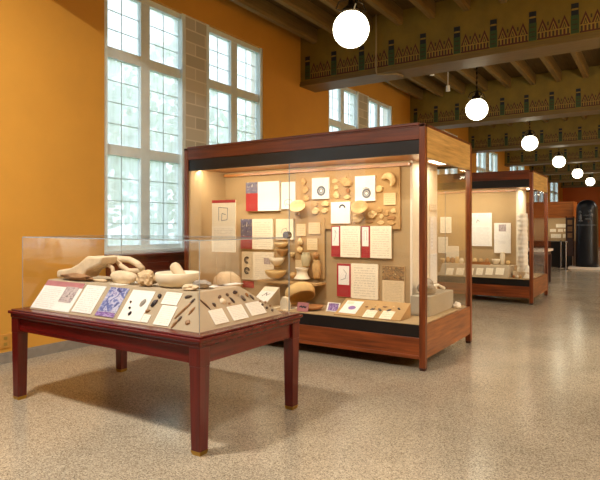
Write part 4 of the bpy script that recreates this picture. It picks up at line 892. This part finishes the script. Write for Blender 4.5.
# stanchions
for (u, v, lab) in ((566, 270.5, 'slim steel rope post in front of the far wide cabinet'), (561, 268.0, 'second steel rope post, behind the slim front one')):
    p = onZ(u, v, 0)
    s = empty('rope_post', (p.x, p.y, 0), lab, 'rope post', 'steel rope posts')
    MB().lathe([(.17, 0), (.17, .02), (.05, .05), (.02, .07)], 18, (p.x, p.y, 0)).build('base', M['steel'], s); MB().tube([(p.x, p.y, .06), (p.x, p.y, 1.0)], .025, 10).build('pole', M['steel'], s)
    MB().blob((p.x, p.y, 1.02), (.045, .045, .045), 0, 0, 2).build('knob', M['steel'], s, smooth=True)
# stele on a low platform
p = onZ(587, 269, 0); p = Vector((p.x, p.y, 0))
pf = tag(MB().box(p.x - .58, p.y - .5, 0, p.x + 1.0, p.y + .15, .09).build('low_platform', M['white_platform'], loc=(p.x, p.y, 0), bevel=.01), 'low white platform under the black stele at the far end', 'platform')
st = empty('black_stele', (p.x, p.y, .09), 'tall glossy black rounded stone stele on low white platform', 'stele')
mb = MB(); vs, fs = [], []; na = 28
lev = [(2.1 * i / 12, 1.0) for i in range(13)] + [(2.1 + .38 * math.sin(math.radians(a_)), math.cos(math.radians(a_)) ** .8) for a_ in (15, 30, 45, 58, 68, 76, 83, 88)]
nz_ = len(lev) - 1
for i, (z, k) in enumerate(lev):
    tt = z / 2.48; wv = (.385 - .03 * tt + .012 * noise.noise(Vector((0, 0, z * 2)))) * k; dv = (.32 - .05 * tt) * (.3 + .7 * k)
    for j in range(na):
        a = 2 * math.pi * j / na; ca, sa = math.cos(a), math.sin(a); e = .62
        vs.append((p.x + wv * math.copysign(abs(ca) ** e, ca), p.y + dv * math.copysign(abs(sa) ** e, sa), .09 + z))
for i in range(nz_): fs += [(i * na + j, i * na + (j + 1) % na, (i + 1) * na + (j + 1) % na, (i + 1) * na + j) for j in range(na)]
fs += [tuple(range(na - 1, -1, -1)), tuple(nz_ * na + j for j in range(na))]
mb.add(vs, fs); mb.build('stone_slab', M['basalt'], st, smooth=True)
rl = MB(); yy = p.y - .275
for (x_, z_, rx, rz) in ((-.2, 2.02, .045, .06), (-.19, 1.84, .055, .12), (-.18, 1.7, .07, .05), (.12, 2.06, .06, .06), (.15, 1.89, .08, .1), (.08, 1.77, .13, .04), (0, 1.9, .09, .025)):
    rl.blob((p.x + x_, yy, z_ + .09), (rx, .05, rz), x_ * 10, .25, 2)
rl.build('worn_relief', M['basalt_relief'], st, smooth=True)
MB().box(p.x - .33, p.y - .305, 1.62, p.x + .33, p.y - .27, 1.65).build('ridge', M['basalt_relief'], st)
# freestanding exhibit wall on the other side of the hall; shows as the pale reflection in the end glass of the table case
ex = empty('exhibit_wall', (2.3, 8.05, 0), 'pale freestanding exhibit wall mirrored in the end glass of the table showcase', 'exhibit wall')
MB().box(1.15, 8.0, .68, 3.5, 8.06, 2.2).build('display_board', M['white_lin'], ex); MB().box(1.1, 7.99, .0, 3.55, 8.07, .68).build('base', M['soffit'], ex)
MB().box(3.25, 7.98, .72, 3.5, 8.0, 2.2).build('end_strip', M['clay_dark'], ex)
MB().prism([(2.2, .82), (2.55, .8), (2.62, 1.15), (2.3, 1.2)], 'y', 7.985, 8.0).build('picture', M['stone_brown'], ex); MB().prism([(2.72, .84), (3.1, .86), (3.08, 1.18), (2.7, 1.16)], 'y', 7.985, 8.0).build('picture', M['stone_brown'], ex)
area('reflection_fill', (2.2, 7.0, 2.6), 1.4, 260, (1, .9, .72), (math.radians(52), 0, 0), .2)  # unseen lamp added to brighten the exhibit wall for its reflection
# outlet on the orange wall
q = onX(5, 341, WX)
ot = tag(MB().box(WX, q.y - .06, q.z - .08, WX + .012, q.y + .06, q.z + .08).build('wall_outlet', M['outlet'], loc=(WX, q.y, q.z), bevel=.004), 'ochre socket plate low on the orange wall at left', 'socket')
for dz in (-.035, .035): MB().box(WX + .011, q.y - .02, q.z + dz - .018, WX + .015, q.y + .02, q.z + dz + .018).build('socket', M['st_gold'], ot)

# ------------------------------------------------------------------ outdoors
struct(MB().box(-90, -30, -1.2, WX - .35, 90, -1.0).build('ground_outside', M['ground'], loc=(-40, 0, -1)), 'lawn outside the windows', 'ground')
def tree(x, y, h, r, seed, label):
    rr = random.Random(seed); t = empty('tree', (x, y, -1.0), label, 'tree', 'trees outside the windows')
    MB().tube([(x, y, -1.0), (x + .05, y, h * .3), (x - .08, y + .06, h * .75)], [.2, .15, .05], 8).build('trunk', M['bark'], t)
    mb = MB()
    for k in range(1100):
        d = Vector((rr.gauss(0, 1), rr.gauss(0, 1), rr.gauss(0, 1))).normalized() * (rr.random() ** .4)
        c = Vector((x, y, h * .6)) + Vector((d.x * r, d.y * r, d.z * h * .45)); a = Vector((rr.gauss(0, 1), rr.gauss(0, 1), rr.gauss(0, 1))).normalized(); b = a.orthogonal().normalized(); s = .09 + .09 * rr.random()
        mb.add([c - a * s, c + b * s * .6, c + a * s, c - b * s * .6], [(0, 1, 2, 3)])
    mb.build('foliage', M['leaf'], t)
tree(-10.6, 7.2, 5.6, 1.5, 1, 'leafy green tree outside the nearest tall window'); tree(-11.5, 10.6, 6.6, 1.7, 2, 'leafy green tree outside the second tall window'); tree(-12.2, 14.5, 5.4, 1.5, 3, 'leafy green tree outside beyond the stone pier')

# ------------------------------------------------------------------ light
wd = bpy.data.worlds.new('daylight'); C.world = wd; wd.use_nodes = True
bg = wd.node_tree.nodes['Background']; bg.inputs[0].default_value = (.82, .93, 1, 1); bg.inputs[1].default_value = 2.3
WARM = (1, .92, .8)
area('unseen_overhead_light', (-4.1, .9, 5.3), .45, 310, WARM)
area('unseen_overhead_light', (-.6, .6, 5.3), .8, 150, WARM)  # unseen fill added over the foreground
for i, (ly, le) in enumerate(((4.5, 240), (10.5, 240), (17, 300), (25, 260), (36, 600))): area('unseen_overhead_light', (2.6, ly, 5.3), 2.2, le, WARM)  # unseen overhead fill added along the right side of the hall
# fill lights added on the unseen side of the hall, washing the ceiling
for ly in (3.0, 8.0, 14.5, 22.0, 31.0): area('ceiling_fill', (3.6, ly, 2.6), .6, 280, (1, .9, .66), (math.radians(180), math.radians(28), 0))
C.view_settings.view_transform = 'Standard'; C.view_settings.look = 'None'; C.view_settings.exposure = .2
try:
    C.cycles.use_denoising = True; C.cycles.transparent_max_bounces = 48; C.cycles.max_bounces = 10; C.cycles.diffuse_bounces = 4; C.cycles.glossy_bounces = 5
    C.cycles.sample_clamp_indirect = 6; C.cycles.caustics_reflective = False; C.cycles.caustics_refractive = False
except Exception: pass
for o in list(bpy.data.objects):
    if '_framed' in o.keys(): del o['_framed']
